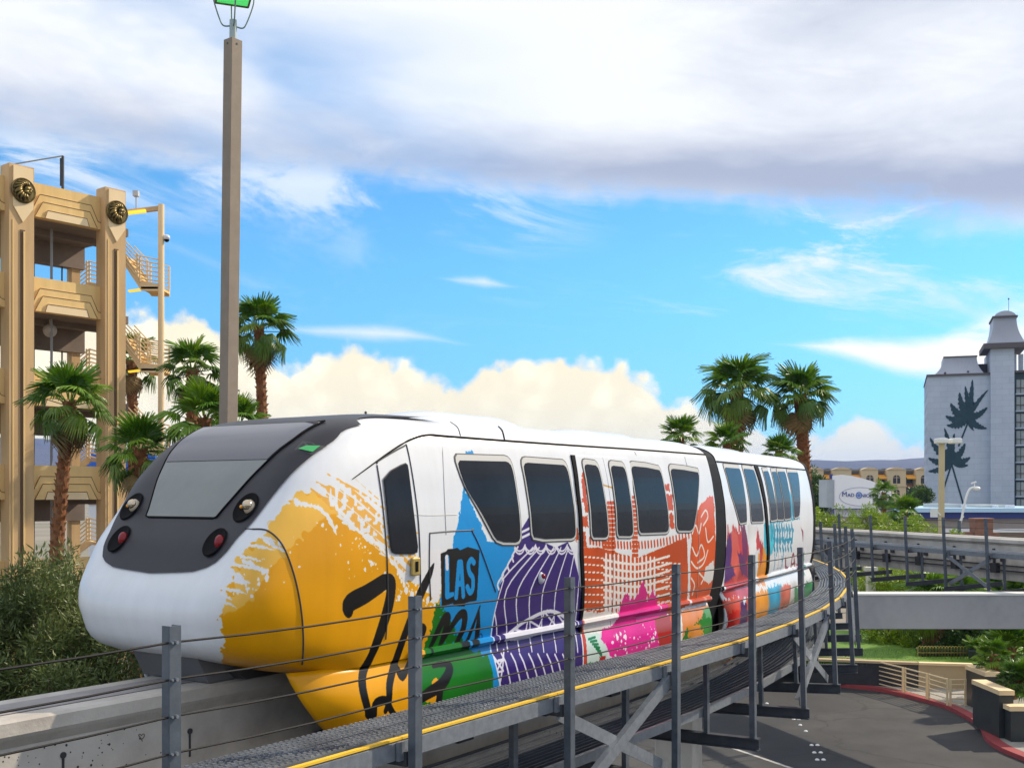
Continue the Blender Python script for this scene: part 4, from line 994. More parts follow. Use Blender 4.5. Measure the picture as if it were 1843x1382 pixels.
# gear under the nose
mb = MB(); mb.prism([(6.95, -1.60), (7.05, -1.685), (15, -1.685), (15, -1.60)], wp1(0, -.55, 0), D, UP, N*1.1); mb.build('bogie_guard', dark_m, train)
mb = MB(); mb.prism([(6.62, -1.45), (6.75, -1.69), (7.4, -1.69), (7.4, -1.45)], wp1(0, -.5, 0), D, UP, N*.9); mb.build('coupler_hatch', mat('hatch grey', (.12, .12, .13), .6), train)
for sg in (1, -1): MB().prism([(7.75, -1.50), (8.2, -2.25), (15.4, -2.3), (15.4, -1.60)], wp1(0, sg*.45 if sg > 0 else -.95, 0), D, UP, N*.5).build('bogie', black_r, train)  # bogie blocks, added in black to darken the gap under the nose
mb = MB(); mb.bar(wp1(6.95, -.62, -1.72), wp1(7.05, -.62, -2.02), .05, .05); mb.build('sweeper_arm', galv_lt, train)
# ---------------------------------------------------------------- plants
bark_m = mat('palm bark', (.24, .085, .022), .9, c2=(.13, .045, .018), sc=6, bump=.5, bsc=30, c3=(.28, .14, .06), sc3=2.5)
frond_m = mat('fan palm leaf', (.075, .155, .010), .40, c2=(.115, .205, .014), sc=2.5, trans=.22, rand=.35)
dead_m = mat('dry palm leaf', (.20, .13, .045), .7, c2=(.30, .20, .08), sc=3, rand=.2)
bright_m = mat('young palm leaf', (.15, .29, .008), .40, c2=(.10, .21, .010), sc=2.5, trans=.26, rand=.3)
def frond_mesh(name, n, droop, fold, m, pet=.42, seed=0):
    r = random.Random(seed); me = bpy.data.meshes.new(name); v = []; f = []
    def ad(vs, fs):
        b = len(v); v.extend(vs); f.extend([tuple(i+b for i in q) for q in fs])
    ad([(0, -.018, 0), (0, .018, 0), (pet, .012, .0), (pet, -.012, .0), (0, 0, -.02), (pet, 0, -.014)], [(0, 1, 2, 3), (1, 4, 5, 2), (4, 0, 3, 5)])
    for i in range(n):
        a = -1.95+3.9*(i+.5)/n+r.uniform(-.03, .03); L = (1-pet)*(1.0-.30*abs(a/1.95)**2)*r.uniform(.92, 1.05); w = L*.050*(1+.2*r.random())*24/n
        ca, sa = math.cos(a), math.sin(a); vs = []
        for t, wf in ((.06, .5), (.45, 1.15), (.74, .75), (1.0, .06)):
            tt = min(t, 1); x = pet+ca*L*tt; y = sa*L*tt*(1-.22*droop*max(0, t-.45)); z = fold*abs(sa)*L*tt*.4-droop*L*(max(0, t-.3)**1.7)*(1.0+.3*r.random())+.03*math.sin(i*2.3)*t
            if t > .7: x -= ca*L*.12*droop
            vs += [(x-sa*w*wf, y+ca*w*wf, z-.012), (x, y, z+.008), (x+sa*w*wf, y-ca*w*wf, z-.012)]
        ad(vs, [(3*k_+j, 3*k_+j+1, 3*k_+j+4, 3*k_+j+3) for k_ in range(3) for j in (0, 1)])
    me.from_pydata(v, [], f); me.materials.append(m); me.update(); return me
FR = {k_: [frond_mesh('frond', 28, dr, fo, m, pe, 10*i+j) for j in range(3)] for i, (k_, dr, fo, m, pe) in enumerate((('up', .38, .6, bright_m, .36), ('mid', .95, .30, frond_m, .48), ('low', 1.55, .1, frond_m, .52), ('dead', 1.3, -.2, dead_m, .40), ('ymid', .85, .35, bright_m, .46)))}
def trunk_mb(h, r0, r1, lean, seed, bot=0):
    r = random.Random(seed); mb = MB(); n = 14; k_ = 10; pts = []
    for i in range(n+1):
        t = i/n; pts.append(Vector((lean[0]*t*t, lean[1]*t*t, h*t)))
    mb.tube(pts, [r0+(r1-r0)*(i/n)+r.uniform(-.012, .012) for i in range(n+1)], k_)
    m = int(h*26)
    for i in range(m):                         # stubs of old leaf bases in a spiral
        t = (i+.5)/m; a = i*2.39996; p = Vector((lean[0]*t*t, lean[1]*t*t, h*t)); rr = r0+(r1-r0)*t; d = Vector((math.cos(a), math.sin(a), 0)); s_ = Vector((-d.y, d.x, 0)); q = p+d*rr*.9; L = r.uniform(.05, .11)*rr/.2; w = rr*.33
        mb.add([q-s_*w-UP*.05, q+s_*w-UP*.05, q+s_*w*.7+UP*.07, q-s_*w*.7+UP*.07, q+d*L+UP*.10+s_*w*.3, q+d*L+UP*.10-s_*w*.3], [(0, 1, 4, 5), (1, 2, 4), (3, 0, 5), (2, 3, 5, 4)])
    return mb
def palm(label, top, r_crown, n, lean=(0, 0), trunk_r=.2, seed=1, base_z=0.0, young=.3, flat=1.0, dead=4, group='fan palms'):
    """top: where the trunk ends and the fronds begin"""
    r = random.Random(seed); base = Vector((top.x-lean[0], top.y-lean[1], base_z)); th = thing('fan_palm', base, label, 'palm tree', group)
    h = top.z-base_z
    trunk_mb(h, trunk_r*1.15, trunk_r*.9, lean, seed).build('trunk', bark_m, th, rel=True)
    c = Vector((lean[0], lean[1], h))
    for i in range(n):
        t = (i+.5)/n; a = i*2.39996+r.uniform(-.25, .25)
        el = R(82)-t*R(140)*flat+r.uniform(-.13, .13)
        kind = 'up' if t < young*.7 else ('ymid' if t < young+.15 else ('mid' if t < .66 else 'low'))
        if i >= n-dead: kind = 'dead'; el = R(-66)+r.uniform(-.1, .1)
        o = bpy.data.objects.new('frond', r.choice(FR[kind])); COL.objects.link(o); o.parent = th
        o.location = c+Vector((math.cos(a)*.1, math.sin(a)*.1, .10-t*.45*min(1, r_crown))); s_ = r_crown*r.uniform(.86, 1.1)*(.92 if kind == 'up' else 1.0)
        o.scale = (s_, s_, s_); o.rotation_euler = Euler((r.uniform(-.35, .35), -el, a), 'XYZ')
    return th
def leaf_cloud(mb, centres, n, L, w, seed, up=.3, spread=1.0):
    """leaf-sized blades along short twigs around each clump centre"""
    r = np.random.RandomState(seed)
    for (cx, cy, cz, cr_) in centres:
        m = max(3, int(n*cr_*cr_)); d = r.normal(size=(m, 3)); d /= np.linalg.norm(d, axis=1)[:, None]; rad = cr_*r.rand(m)**.45; p = d*rad[:, None]*np.array([1, 1, .85])+np.array([cx, cy, cz])
        ax = d*.8+r.normal(size=(m, 3))*.7*spread+np.array([0, 0, up]); ax /= np.linalg.norm(ax, axis=1)[:, None]
        s_ = np.cross(ax, r.normal(size=(m, 3))); s_ /= np.linalg.norm(s_, axis=1)[:, None]
        l = L*(.6+.8*r.rand(m))[:, None]; b = len(mb.v)
        q = np.stack([p, p+ax*l*.5+s_*w, p+ax*l, p+ax*l*.5-s_*w], 1).reshape(-1, 3)
        mb.v += [tuple(x) for x in q]; mb.f += [(b+4*i, b+4*i+1, b+4*i+2, b+4*i+3) for i in range(m)]; mb.m += [0]*m
def bush(name, label, cat, c, size, m, n_cl, n, L, w, seed, group=None, trunk=True, clr=.28, up=.3, stem_m=None, kind=None):
    r = random.Random(seed); th = thing(name, c, label, cat, group); cs = []
    for i in range(n_cl):
        while 1:
            x, y, z = r.uniform(-1, 1), r.uniform(-1, 1), r.uniform(-1, 1)
            d = x*x+y*y+z*z
            if .18 < d < 1: break
        cs.append((c[0]+x*size[0], c[1]+y*size[1], c[2]+size[2]*1.0+z*size[2], clr*min(size)*r.uniform(.6, 1.35)))
    mb = MB(); leaf_cloud(mb, cs, n, L, w, seed, up); mb.build('crown' if trunk else 'foliage', m, th, recalc=False)
    mb = MB()
    mb.tube([(c[0], c[1], 0 if trunk else c[2]-.02), (c[0], c[1], c[2]+size[2]*.5), (c[0]+.1, c[1], c[2]+size[2])], [min(size)*.09, min(size)*.07, min(size)*.03], 7)
    for q in cs[::3]: mb.tube([(c[0], c[1], c[2]+size[2]*.35), ((c[0]+q[0])/2, (c[1]+q[1])/2, (c[2]+size[2]*.4+q[2])/2+.05*size[2]), q[:3]], [min(size)*.035, min(size)*.025, min(size)*.008], 5)
    mb.build('trunk' if trunk else 'stem', stem_m or bark2_m, th); return th
bark2_m = mat('shrub bark', (.12, .085, .055), .9, c2=(.07, .05, .035), sc=6)
olive_m = mat('olive leaf', (.075, .115, .022), .5, c2=(.17, .205, .06), sc=1.6, c3=(.04, .07, .012), sc3=.9, trans=.15)
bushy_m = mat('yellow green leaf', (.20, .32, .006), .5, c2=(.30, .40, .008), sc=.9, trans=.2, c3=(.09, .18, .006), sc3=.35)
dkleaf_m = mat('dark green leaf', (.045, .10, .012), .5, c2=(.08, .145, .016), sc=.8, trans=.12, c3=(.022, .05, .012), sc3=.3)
lawn_m = mat('lawn', (.08, .19, .006), .8, c2=(.13, .25, .008), sc=3)

# left palms
palm('fan palm with a leaning ragged trunk in front of the garage, nearest the medallion columns', P(126, 722, 33), 1.4, 26, (.62, 0), .19, 11, young=.28)
palm('bright green low fan palm crowding the foot of the garage stair pole', P(252, 808, 31), 1.2, 24, (-.3, 0), .20, 12, young=.55, flat=.85, dead=1)
palm('dark fan palm directly beside the garage stair pole, left of the tall lamp post', P(346, 664, 38), 1.22, 28, (0, 0), .21, 13, young=.15)
palm('tallest fan palm on the left, rising right behind the tall lamp post', P(466, 588, 42), 1.45, 28, (-.3, 0), .20, 14, young=.25)
palm('bright fan palm half hidden by the lamp post just above the train nose', P(368, 752, 31), 1.35, 26, (.2, 0), .20, 15, young=.5, dead=1)
palm('short fan palm just right of the lamp post above the windscreen', P(428, 760, 34), 1.05, 26, (0, 0), .18, 16, young=.4, dead=1)
palm('fan palm standing behind the garage stair flights', P(236, 648, 48), 1.35, 22, (-.2, 0), .23, 17, young=.1)
# right palms
palm('tall broad fan palm above the second train car, left of a matching pair', P(1327, 700, 57), 2.2, 34, (.1, 0), .35, 21, young=.22)
palm('fan palm with hanging dry fronds above the end of the train, right of a pair', P(1440, 712, 58), 2.08, 34, (-.45, 0), .33, 22, young=.25, dead=6)
palm('small fan palm peeking over the train roof, leftmost of the right-hand palms', P(1224, 782, 50), 1.15, 30, (0, 0), .2, 23, young=.6, dead=0)
palm('small fan palm half behind the thick trunk of the broad palm above the train', P(1308, 796, 52), 1.15, 30, (0, 0), .2, 24, young=.4, dead=0)
palm('low fan palm between the two tall palms at the train roof', P(1402, 812, 54), 1.05, 28, (0, 0), .2, 25, young=.6, dead=0)
# grey-green shrub beside the near beam
ol = [(70, 1165, 13.2, .9, .75), (10, 1200, 13.8, .95, .9), (190, 1215, 12.8, .8, .7), (-60, 1175, 14.6, 1.2, 1.0), (110, 1120, 15.2, .7, .7), (60, 1290, 13.4, 1.3, .7), (200, 1290, 13.0, .9, .5)]
th_c = P(78, 1150, 13.6)
def olive():
    r = random.Random(4); th = thing('olive_tree', (th_c.x, th_c.y, 0), 'grey-green olive tree with fine narrow leaves beside the near beam, below the garage', 'tree'); cs = []
    for (px, py, Z, rx, rz) in ol:
        q = P(px, py, Z)
        for i in range(46):
            while 1:
                x, y, z = r.uniform(-1, 1), r.uniform(-1, 1), r.uniform(-1, 1)
                if .25 < x*x+y*y+z*z < 1: break
            cs.append((q.x+x*rx, q.y+y*rx, q.z+z*rz, r.uniform(.16, .34)))
    for i in range(70):                         # upright sprays along the top
        q = P(r.uniform(-40, 210), 0, 13.6); f = (q.x-P(-40, 0, 13.6).x)/(P(210, 0, 13.6).x-P(-40, 0, 13.6).x); zt = P(0, 1072-70*math.exp(-((f-.58)/.16)**2)+max(0, f-.72)*330+r.uniform(-12, 45), 13.6).z
        for k_ in range(4): cs.append((q.x+r.uniform(-.1, .1), q.y+r.uniform(-.9, .5), zt-.12*k_, .13))
    mb = MB(); leaf_cloud(mb, cs, 3000, .085, .009, 5, .55, .8); mb.build('crown', olive_m, th, recalc=False)
    mb = MB(); b = Vector((th_c.x, th_c.y, 0)); mb.tube([b, b+Vector((.1, 0, 2)), b+Vector((0, .1, 4))], [.22, .17, .12], 9)
    for q in cs[:230:2]: mb.tube([b+Vector((.03, .05, 3.0)), (b+Vector((0, 0, 3.6))).lerp(Vector(q[:3]), .55), q[:3]], [.04, .025, .008], 5)
    mb.build('trunk', bark2_m, th)
olive()
# ---------------------------------------------------------------- parking garage on the left
tan_m = mat('tan stucco', (.80, .55, .23), .85, c2=(.70, .465, .19), sc=1.8, stretch=(1.6, 1.6, .22), bump=.15, bsc=60, c3=(.84, .60, .27), sc3=.3)
tan_lt = mat('pale stucco', (.86, .66, .40), .85, c2=(.80, .61, .36), sc=1.2)
tan_dk = mat('column stucco', (.64, .43, .22), .85, c2=(.53, .35, .175), sc=1.8, stretch=(1.6, 1.6, .22), bump=.12, bsc=60)
groove_m = mat('dark reveal strip', (.13, .075, .045), .8)
bronze = mat('bronze', (.24, .17, .055), .38, metal=.75, c2=(.12, .085, .035), sc=5)
soffit = mat('garage soffit', (.25, .195, .16), .9, c2=(.19, .15, .125), sc=1)
cream_rail = mat('cream railing paint', (.78, .62, .38), .5)
steel_dk = mat('dark scaffold steel', (.06, .065, .07), .6)
AB = R(39.15); Db = Vector((math.sin(AB), math.cos(AB), 0)); Nb = Vector((math.cos(AB), -math.sin(AB), 0)); Q0 = Vector((P(52, 0, 37.6).x, 37.6, 0))
def gp(t, n, z): return Q0+Db*t+Nb*n+UP*z
gar = thing('parking_garage', gp(0, -3, 0), 'tan open parking garage with stepped parapets, lion medallions and outside stairs', 'building')
AXB = (Db, Nb, UP)
FL = [19.18-3.2*i for i in range(6)]
def bay(t0, t1):
    for k_, zt in enumerate(FL):
        if zt < 1: continue
        L = t1-t0; MB().box(gp((t0+t1)/2, -.10, zt-.585), (L, .20, 1.17), AXB).build('parapet_panel', tan_m, gar)
        for j, (fr, m) in enumerate((([(0, 0), (1, 0), (1, .20), (.955, .24), (.86, .68), (.14, .68), (.045, .24), (0, .20)], tan_m), ([(.06, 0), (.94, 0), (.83, .46), (.17, .46)], tan_m), ([(.19, 0), (.81, 0), (.775, .23), (.225, .23)], tan_lt))):
            pl = [(t0+L*(x if t0 > -3 else x), 1.17*y) for x, y in fr]; o_ = Q0+Nb*(.05*j)+UP*(zt-1.17)
            rp_ = MB().prism(pl, o_, Db, UP, Nb*.05).build('relief_panel', m, gar)
            MB().tube([o_+Db*x+UP*y+Nb*.05 for x, y in pl[2:]] if j == 0 else [o_+Db*x+UP*y+Nb*.05 for x, y in pl[1:]+pl[:1]], .013, 5).build('shadow_groove', groove_m, rp_)
        # floor slab behind, with downstand beams
        MB().box(gp((t0+t1)/2+.45, -1.9, zt-1.02), (L+1.6, 3.4, .28), AXB).build('floor_slab', soffit, gar)
        MB().box(gp((t0+t1)/2+.45, -3.4, zt-1.5), (L+1.6, .4, .98), AXB).build('rear_beam', soffit, gar)
        MB().box(gp((t0+t1)/2+.4, -1.7, zt-1.25), (L+1.2, .3, .2), AXB).build('rear_beam', soffit, gar)
        # rail at the back edge and a standpipe
        mb = MB(); mb.bar(gp(t0-.4, -3.3, zt-2.85+1.2), gp(t1+.4, -3.3, zt-2.85+1.2), .05, .05)
        for t in np.arange(t0-.3, t1+.4, 1.1): mb.bar(gp(t, -3.3, zt-3.9), gp(t, -3.3, zt-1.1), .045, .045)
        mb.build('guard_rail', steel_dk, gar)
def column(t0, w, z1, lion=True):
    c = t0+w/2
    mb = MB(); mb.box(gp(c, .05, z1/2), (w, .60, z1), AXB); col_ = mb.build('column', tan_dk, gar)
    f = .35; zc = z1-.85
    MB().prism([(c-w*.36, z1-.06), (c+w*.44, z1-.06), (c+w*.44, zc-.55), (c+.02, zc-1.05), (c-w*.36, zc-.55)], Q0+Nb*f, Db, UP, Nb*.05).build('cap_plate', tan_lt, col_)
    mb = MB(); mb.box(gp(c+.02, f+.015, (zc-1.3)/2), (.15, .03, zc-1.3), AXB); mb.build('centre_strip', groove_m, col_); mb = MB(); mb.box(gp(c+.06, f+.03, (zc-1.35)/2), (.06, .06, zc-1.35), AXB); mb.box(gp(c-w*.36, f+.01, (zc-1.0)/2), (.035, .02, zc-1.0), AXB); mb.build('edge_bead', tan_m, col_)
    o = gp(c+.02, f+.05, zc)
    mb = MB(); k_ = 28; r_ = .42
    prof_ = ((r_, 0), (r_, .05), (r_*.93, .075), (r_*.86, .05), (.01, .055))
    mb.v = [tuple(o+(Db*math.cos(2*math.pi*i/k_)+UP*math.sin(2*math.pi*i/k_))*a*(.86 if 0 else 1)+Nb*b) for a, b in prof_ for i in range(k_)]
    mb.f = [(a*k_+j, a*k_+(j+1) % k_, (a+1)*k_+(j+1) % k_, (a+1)*k_+j) for a in range(len(prof_)-1) for j in range(k_)]; mb.m = [0]*len(mb.f)
    md = mb.build('medallion', bronze, gar, smooth=False)
    def lp(x, y, z): return o+Db*x*r_+UP*y*r_+Nb*z
    mb = MB()
    for i in range(11):                         # swept-back strands of the mane
        a0 = 1.05+i*.40; pts = []
        for t in np.linspace(0, 1, 6):
            rr = .26+.58*t; a = a0+.75*t*(1 if i < 6 else .5)-.3; pts.append(lp(rr*math.cos(a)+.10*(1-t), rr*math.sin(a)+.06*(1-t), .075+.05*math.sin(t*math.pi)))
        mb.tube(pts, [.035, .05, .055, .05, .038, .015], 6)
    mb.build('mane', bronze, md, smooth=True)
    mb = MB()
    for x, y, z, s_, sq in ((.22, .16, .10, .11, (1, 1, 1)), (.40, .22, .10, .085, (1, 1, 1)), (.54, .12, .10, .07, (1, 1, 1)), (.46, -.02, .10, .075, (1, 1, 1)), (.40, -.16, .09, .07, (1, 1, 1)), (.16, -.08, .10, .10, (1, 1, 1)), (.08, .34, .09, .06, (1, 1, 1))): mb.sphere(lp(x, y, z-.03), s_, 10, 7, sq)
    mb.build('lion_head', bronze, md, smooth=True)
bay(.0, 2.62); bay(-3.9, -.85); [MB().box(gp(t_, -3.45, 9.2), (.35, .35, 18.0), AXB).build('rear_column', tan_dk, gar) for t_ in (3.55, -1.2)]; column(-.85, .85, 19.55); column(2.62, .80, 19.5)
# rails standing on the roof
mb = MB(); a, b = P(24, 296, 40), P(113, 281, 42); mb.bar(a, b, .05, .05); mb.bar(P(113, 281, 42), P(113, 340, 42), .08, .08); mb.bar(P(109, 285, 42), P(109, 335, 42), .04, .04); mb.bar(P(52, 321, 40), P(61, 323, 40), .06, .06); mb.build('roof_rail', steel_dk, gar)
mb = MB()
for k_ in range(4): z = FL[k_]-1.1; mb.bar(gp(1.45, -1.2, z-2.2), gp(1.45, -1.2, z), .07, .07)
mb.build('standpipe', mat('painted pipe', (.32, .33, .36), .5), gar)
o = gp(1.5, -1.4, FL[1]-1.55); mb = MB(); mb.sphere(o, .24, 14, 9); mb.tube([o+UP*.2, o+UP*.5], .03, 6); mb.build('globe_lamp', mat('globe', (.55, .5, .45), .35), gar, smooth=True)
# outside stairs beyond the last column
zt = lambda y, Z=41.6: CH+(HY-y)/F*Z
def stair(k_):
    dy = 147*k_; Z = 41.6; o = thing if 0 else None
    def p(x, y, z_=0): return P(x, y+dy, Z)+Vector((0, z_, 0))
    sl = [p(222, 452), p(254, 505), p(254, 525), p(222, 475)]
    for d in (0, 1.15):
        mb = MB(); q = [p(222, 452), p(254, 505), p(288, 511), p(288, 524), p(254, 523), p(222, 475)]; n = len(q)
        mb.add([v+Vector((0, d+e, 0)) for e in (0, .06) for v in q], [(0, 1, 4, 5), (1, 2, 3, 4), (11, 10, 7, 6), (10, 9, 8, 7)]+[(i, (i+1) % n, n+(i+1) % n, n+i) for i in range(n)])
        mb.build('stair_stringer', cream_rail, gar)
    a, b = p(254, 516), p(288, 520); MB().box((a+b)/2+Vector((0, .6, 0)), ((b-a).length, 1.2, .08)).build('landing', tan_m, gar)
    for i in range(7):
        q = p(222, 458).lerp(p(254, 511), (i+.5)/7); MB().box(q+Vector((0, .6, 0)), (.16, 1.1, .05)).build('stair_tread', tan_m, gar)
    for d in (0, 1.2):
        mb = MB()
        for j in range(6): mb.tube([p(222, 430+j*7.4, d), p(250, 460+j*8.2, d), p(287, 468+j*7.6, d)], .025, 5)
        for x, y0, y1 in ((247, 457, 505), (252, 461, 508), (287, 468, 512)): mb.bar(p(x, y0, d), p(x, y1, d), .05, .05)
        mb.build('stair_railing', cream_rail, gar)
    mb = MB(); q = p(236, 520, .6); mb.bar(p(222, 519, .6), p(252, 515, .6), .20, .06); mb.build('tube_light', mat('lit tube', (.8, .55, .05), .5, emit=((1, .62, .04), .9)), gar)
for k_ in range(3): stair(k_)
def inner_stair(dy):
    Z = 43.2; mb = MB(); p = lambda x, y: P(x, y+dy, Z)
    for j in range(6): mb.tube([p(124, 500+j*7.5), p(160, 471+j*7.5)], .03, 5); mb.tube([p(160, 470+j*7.5), p(181, 476+j*7.5)], .03, 5)
    for x in (156, 161, 179): mb.bar(p(x, 470), p(x, 514), .06, .06)
    mb.bar(p(118, 545), p(160, 514), .10, .25); mb.bar(p(160, 514), p(182, 516), .6, .12)
    mb.build('inner_stair_railing', cream_rail, gar)
for dy in (0, 158, 313, 462): inner_stair(dy)
mb = MB(); a = P(290, 368, 41.6); b = P(290, 368, 41.6); b.z = 0; mb.tube([b, a], .115, 12); mb.build('stair_pole', tan_lt, gar)
mb = MB(); mb.bar(P(221, 383, 41.6), P(289, 375, 41.6), .14, .16); mb.build('roof_arm', tan_dk, gar); mb = MB(); mb.bar(P(224, 384.5, 41.4), P(262, 380, 41.4), .16, .10); mb.build('tube_light', MATS['lit tube'], gar)
mb = MB(); mb.tube([P(245, 375, 42), P(245, 352, 42)], .025, 6); mb.box(P(245, 349, 42), (.2, .2, .2)); mb.build('floodlight', mat('grey lamp housing', (.5, .5, .52), .5), gar)
mb = MB(); c = P(300, 428, 41.6); mb.tube([P(291, 424, 41.6), P(298, 424, 41.6)], .04, 6); mb.sphere(c, .13, 12, 8, (1, 1, .9)); o = mb.build('security_camera', white_p, gar, smooth=True); MB().sphere(c-UP*.07, .10, 12, 8).build('camera_dome', glass_m, o, smooth=True)

# ---------------------------------------------------------------- tall lamp post with a green lantern
pm = mat('lamp post paint', (.27, .215, .165), .7, c2=(.235, .185, .14), sc=4, bump=.05)
Zl = 20.0; lt_, lb_ = P(419.4, 73, Zl), P(411, 750, Zl); dv = (lt_-lb_).normalized(); lb_ = lb_-dv*(lb_.z/dv.z)
post = thing('street_lamp', lb_, 'tall square tan lamp post with a green lantern cut by the top of the view', 'street lamp')
ra = R(-38); ax = Vector((math.cos(ra), math.sin(ra), 0)); ay = dv.cross(ax).normalized(); ax = ay.cross(dv).normalized()
MB().box((lb_+lt_)/2, (.235, .235, (lt_-lb_).length), (ax, ay, dv)).build('post', pm, post, bevel=.008)
mb = MB()
for s_ in (ax*-1, ay*-1, ax, ay):
    q = lt_-dv*.09+s_*.118; mb.tube([q-s_*.01, q+s_*.008], .018, 8)
mb.build('bolt', steel_dk, post)
col_m = mat('grey green casting', (.35, .43, .43), .5)
MB().tube([lt_, lt_+dv*.36], .066, 16).build('spigot', col_m, post, smooth=False)
mb = MB()
for i in range(4):
    a = i*math.pi/2+R(20); d = Vector((math.cos(a), math.sin(a), 0)); o = lt_+dv*.25
    mb.tube(cr([tuple(o+d*.05), tuple(o+d*.17-dv*.01), tuple(o+d*.24+dv*.10), tuple(o+d*.34+dv*.40), tuple(o+d*.36+dv*.60), tuple(o+d*.36+dv*1.3)], 5), .013, 6)
mb.build('lantern_bracket', mat('bracket steel', (.16, .22, .20), .5), post)
mb = MB(); o = lt_+dv*.74; k_ = 4
def sq(r, z): return [o+Vector((math.cos(i*math.pi/2+R(65)), math.sin(i*math.pi/2+R(65)), 0))*r+dv*z for i in range(4)]
mb.add(sq(.40, .02)+sq(.47, .85), [(0, 1, 5, 4), (1, 2, 6, 5), (2, 3, 7, 6), (3, 0, 4, 7), (0, 1, 2, 3)]); mb.build('lantern_glass', green_g, post)
mb = MB(); a = sq(.41, .01)
for i in range(4): mb.bar(a[i], a[(i+1) % 4], .03, .025)
a = sq(.48, .86)
for i in range(4): mb.bar(a[i], a[(i+1) % 4], .04, .05)
a, b = sq(.41, .01), sq(.48, .86)
for i in range(4): mb.bar(a[i], b[i], .025, .025)
mb.build('lantern_frame', bronze, post)
mb = MB(); mb.add(sq(.56, .88)+[o+dv*1.3], [(0, 1, 4), (1, 2, 4), (2, 3, 4), (3, 0, 4), (0, 1, 2, 3)]); mb.build('lantern_roof', bronze, post)
# low white shop with a blue fascia glimpsed behind the palms, under the garage stairs
kb = P(236, 880, 62); kiosk = thing('shop', (kb.x, kb.y, 0), 'small white shop with blue fascia and red base glimpsed left of the train nose', 'building')
mb = MB(); mb.box((kb.x, kb.y, 4.6), (3.6, 3, 9.2)); mb.build('wall', mat('white render', (.78, .78, .80), .8), kiosk); MB().box((kb.x, kb.y-1.53, 10.1), (3.8, .3, 1.4)).build('fascia', mat('blue fascia', (.03, .14, .6), .5), kiosk); MB().box((kb.x, kb.y-1.53, 8.4), (3.7, .1, .7)).build('red_band', mat('red band', (.5, .08, .03), .6), kiosk)
# ---------------------------------------------------------------- ground, road, pavement
gr = MB(); gr.add([(-7400, -300, -.03), (7400, -300, -.03), (7400, 6300, -.03), (-7400, 6300, -.03)], [(0, 1, 2, 3)]); tag(gr.build('ground', mat('dry ground', (.27, .235, .19), .95, c2=(.22, .19, .15), sc=.05, c3=(.12, .13, .07), sc3=.02)), kind='structure')
asphalt = mat('asphalt', (.036, .036, .040), .85, c2=(.026, .026, .029), sc=.7, bump=.25, bsc=90, c3=(.070, .068, .067), sc3=.16)
_t = asphalt.node_tree; _b = _t.nodes['Principled BSDF']; _g = nd('ShaderNodeNewGeometry', _t)
_w = nd('ShaderNodeTexNoise', _t); _w.inputs['Scale'].default_value = .5; _w.inputs['Detail'].default_value = 6; _t.links.new(_g.outputs['Position'], _w.inputs['Vector'])
_wv = nd('ShaderNodeVectorMath', _t, operation='MULTIPLY_ADD'); _t.links.new(_w.outputs['Color'], _wv.inputs[0]); _wv.inputs[1].default_value = (2.2, 2.2, 0); _t.links.new(_g.outputs['Position'], _wv.inputs[2])
_v = nd('ShaderNodeTexVoronoi', _t, feature='DISTANCE_TO_EDGE'); _v.inputs['Scale'].default_value = .16; _t.links.new(_wv.outputs[0], _v.inputs['Vector'])
_s = nd('ShaderNodeTexNoise', _t); _s.inputs['Scale'].default_value = .9; _s.inputs['Detail'].default_value = 5; _t.links.new(_wv.outputs[0], _s.inputs['Vector'])
_c = _b.inputs['Base Color'].links[0].from_socket
_c = MIX(M('MULTIPLY', M('LESS_THAN', _v.outputs['Distance'], .007, tree=_t), .75, tree=_t), _c, (.018, .018, .019), tree=_t)
_mr = nd('ShaderNodeMapRange', _t); _t.links.new(_s.outputs['Fac'], _mr.inputs[0]); _mr.inputs[1].default_value = .60; _mr.inputs[2].default_value = .72
_c = MIX(M('MULTIPLY', _mr.outputs[0], .6, tree=_t), _c, (.03, .029, .029), tree=_t); _t.links.new(_c, _b.inputs['Base Color'])
tag(MB().add([(-26, -40, 0), (30, -40, 0), (30, 64, 0), (-26, 64, 0)], [(0, 1, 2, 3)]).build('road', asphalt), kind='structure')
kerb_px = [(1440, 1224), (1493, 1229), (1527, 1232), (1582, 1238.6), (1625, 1248), (1669, 1259), (1707, 1271), (1743, 1290), (1763, 1305), (1774, 1326), (1798, 1343), (1843, 1362), (1900, 1384), (2000, 1420)]
kp = [tuple(G(*q, .14).xy) for q in kerb_px]; kp = [Vector((x, y, 0)) for x, y in cr(kp, 5)]
red_m = mat('red kerb paint', (.36, .055, .06), .7, c2=(.27, .045, .05), sc=2.5, mixlo=.4, mixhi=.7)
pave_m = mat('pavement concrete', (.34, .32, .29), .9, c2=(.28, .265, .24), sc=1.2, c3=(.38, .36, .33), sc3=.3)
def strip(name, pts, w0, w1, z0, z1, m, **kw):
    mb = MB(); n = len(pts); 
    for i, p in enumerate(pts):
        t = (pts[min(i+1, n-1)]-pts[max(i-1, 0)]).normalized(); s_ = Vector((-t.y, t.x, 0)); 
        for w, z in ((w0, z0), (w0, z1), (w1, z1), (w1, z0)): mb.v.append(tuple(p+s_*w+UP*z))
    mb.f = [(4*i+j, 4*i+(j+1) % 4, 4*i+4+(j+1) % 4, 4*i+4+j) for i in range(n-1) for j in range(4)]; mb.m = [0]*len(mb.f); o = mb.build(name, m); tag(o, **kw); return o
strip('kerb', kp, 0, .42, 0, .15, red_m, kind='structure')
mb = MB(); n = len(kp); 
for i, p in enumerate(kp):
    t = (kp[min(i+1, n-1)]-kp[max(i-1, 0)]).normalized(); s_ = Vector((-t.y, t.x, 0)); mb.v += [tuple(p+s_*.42+UP*.14), (30, p.y+6 if p.y > 45 else p.y+2, .14)]
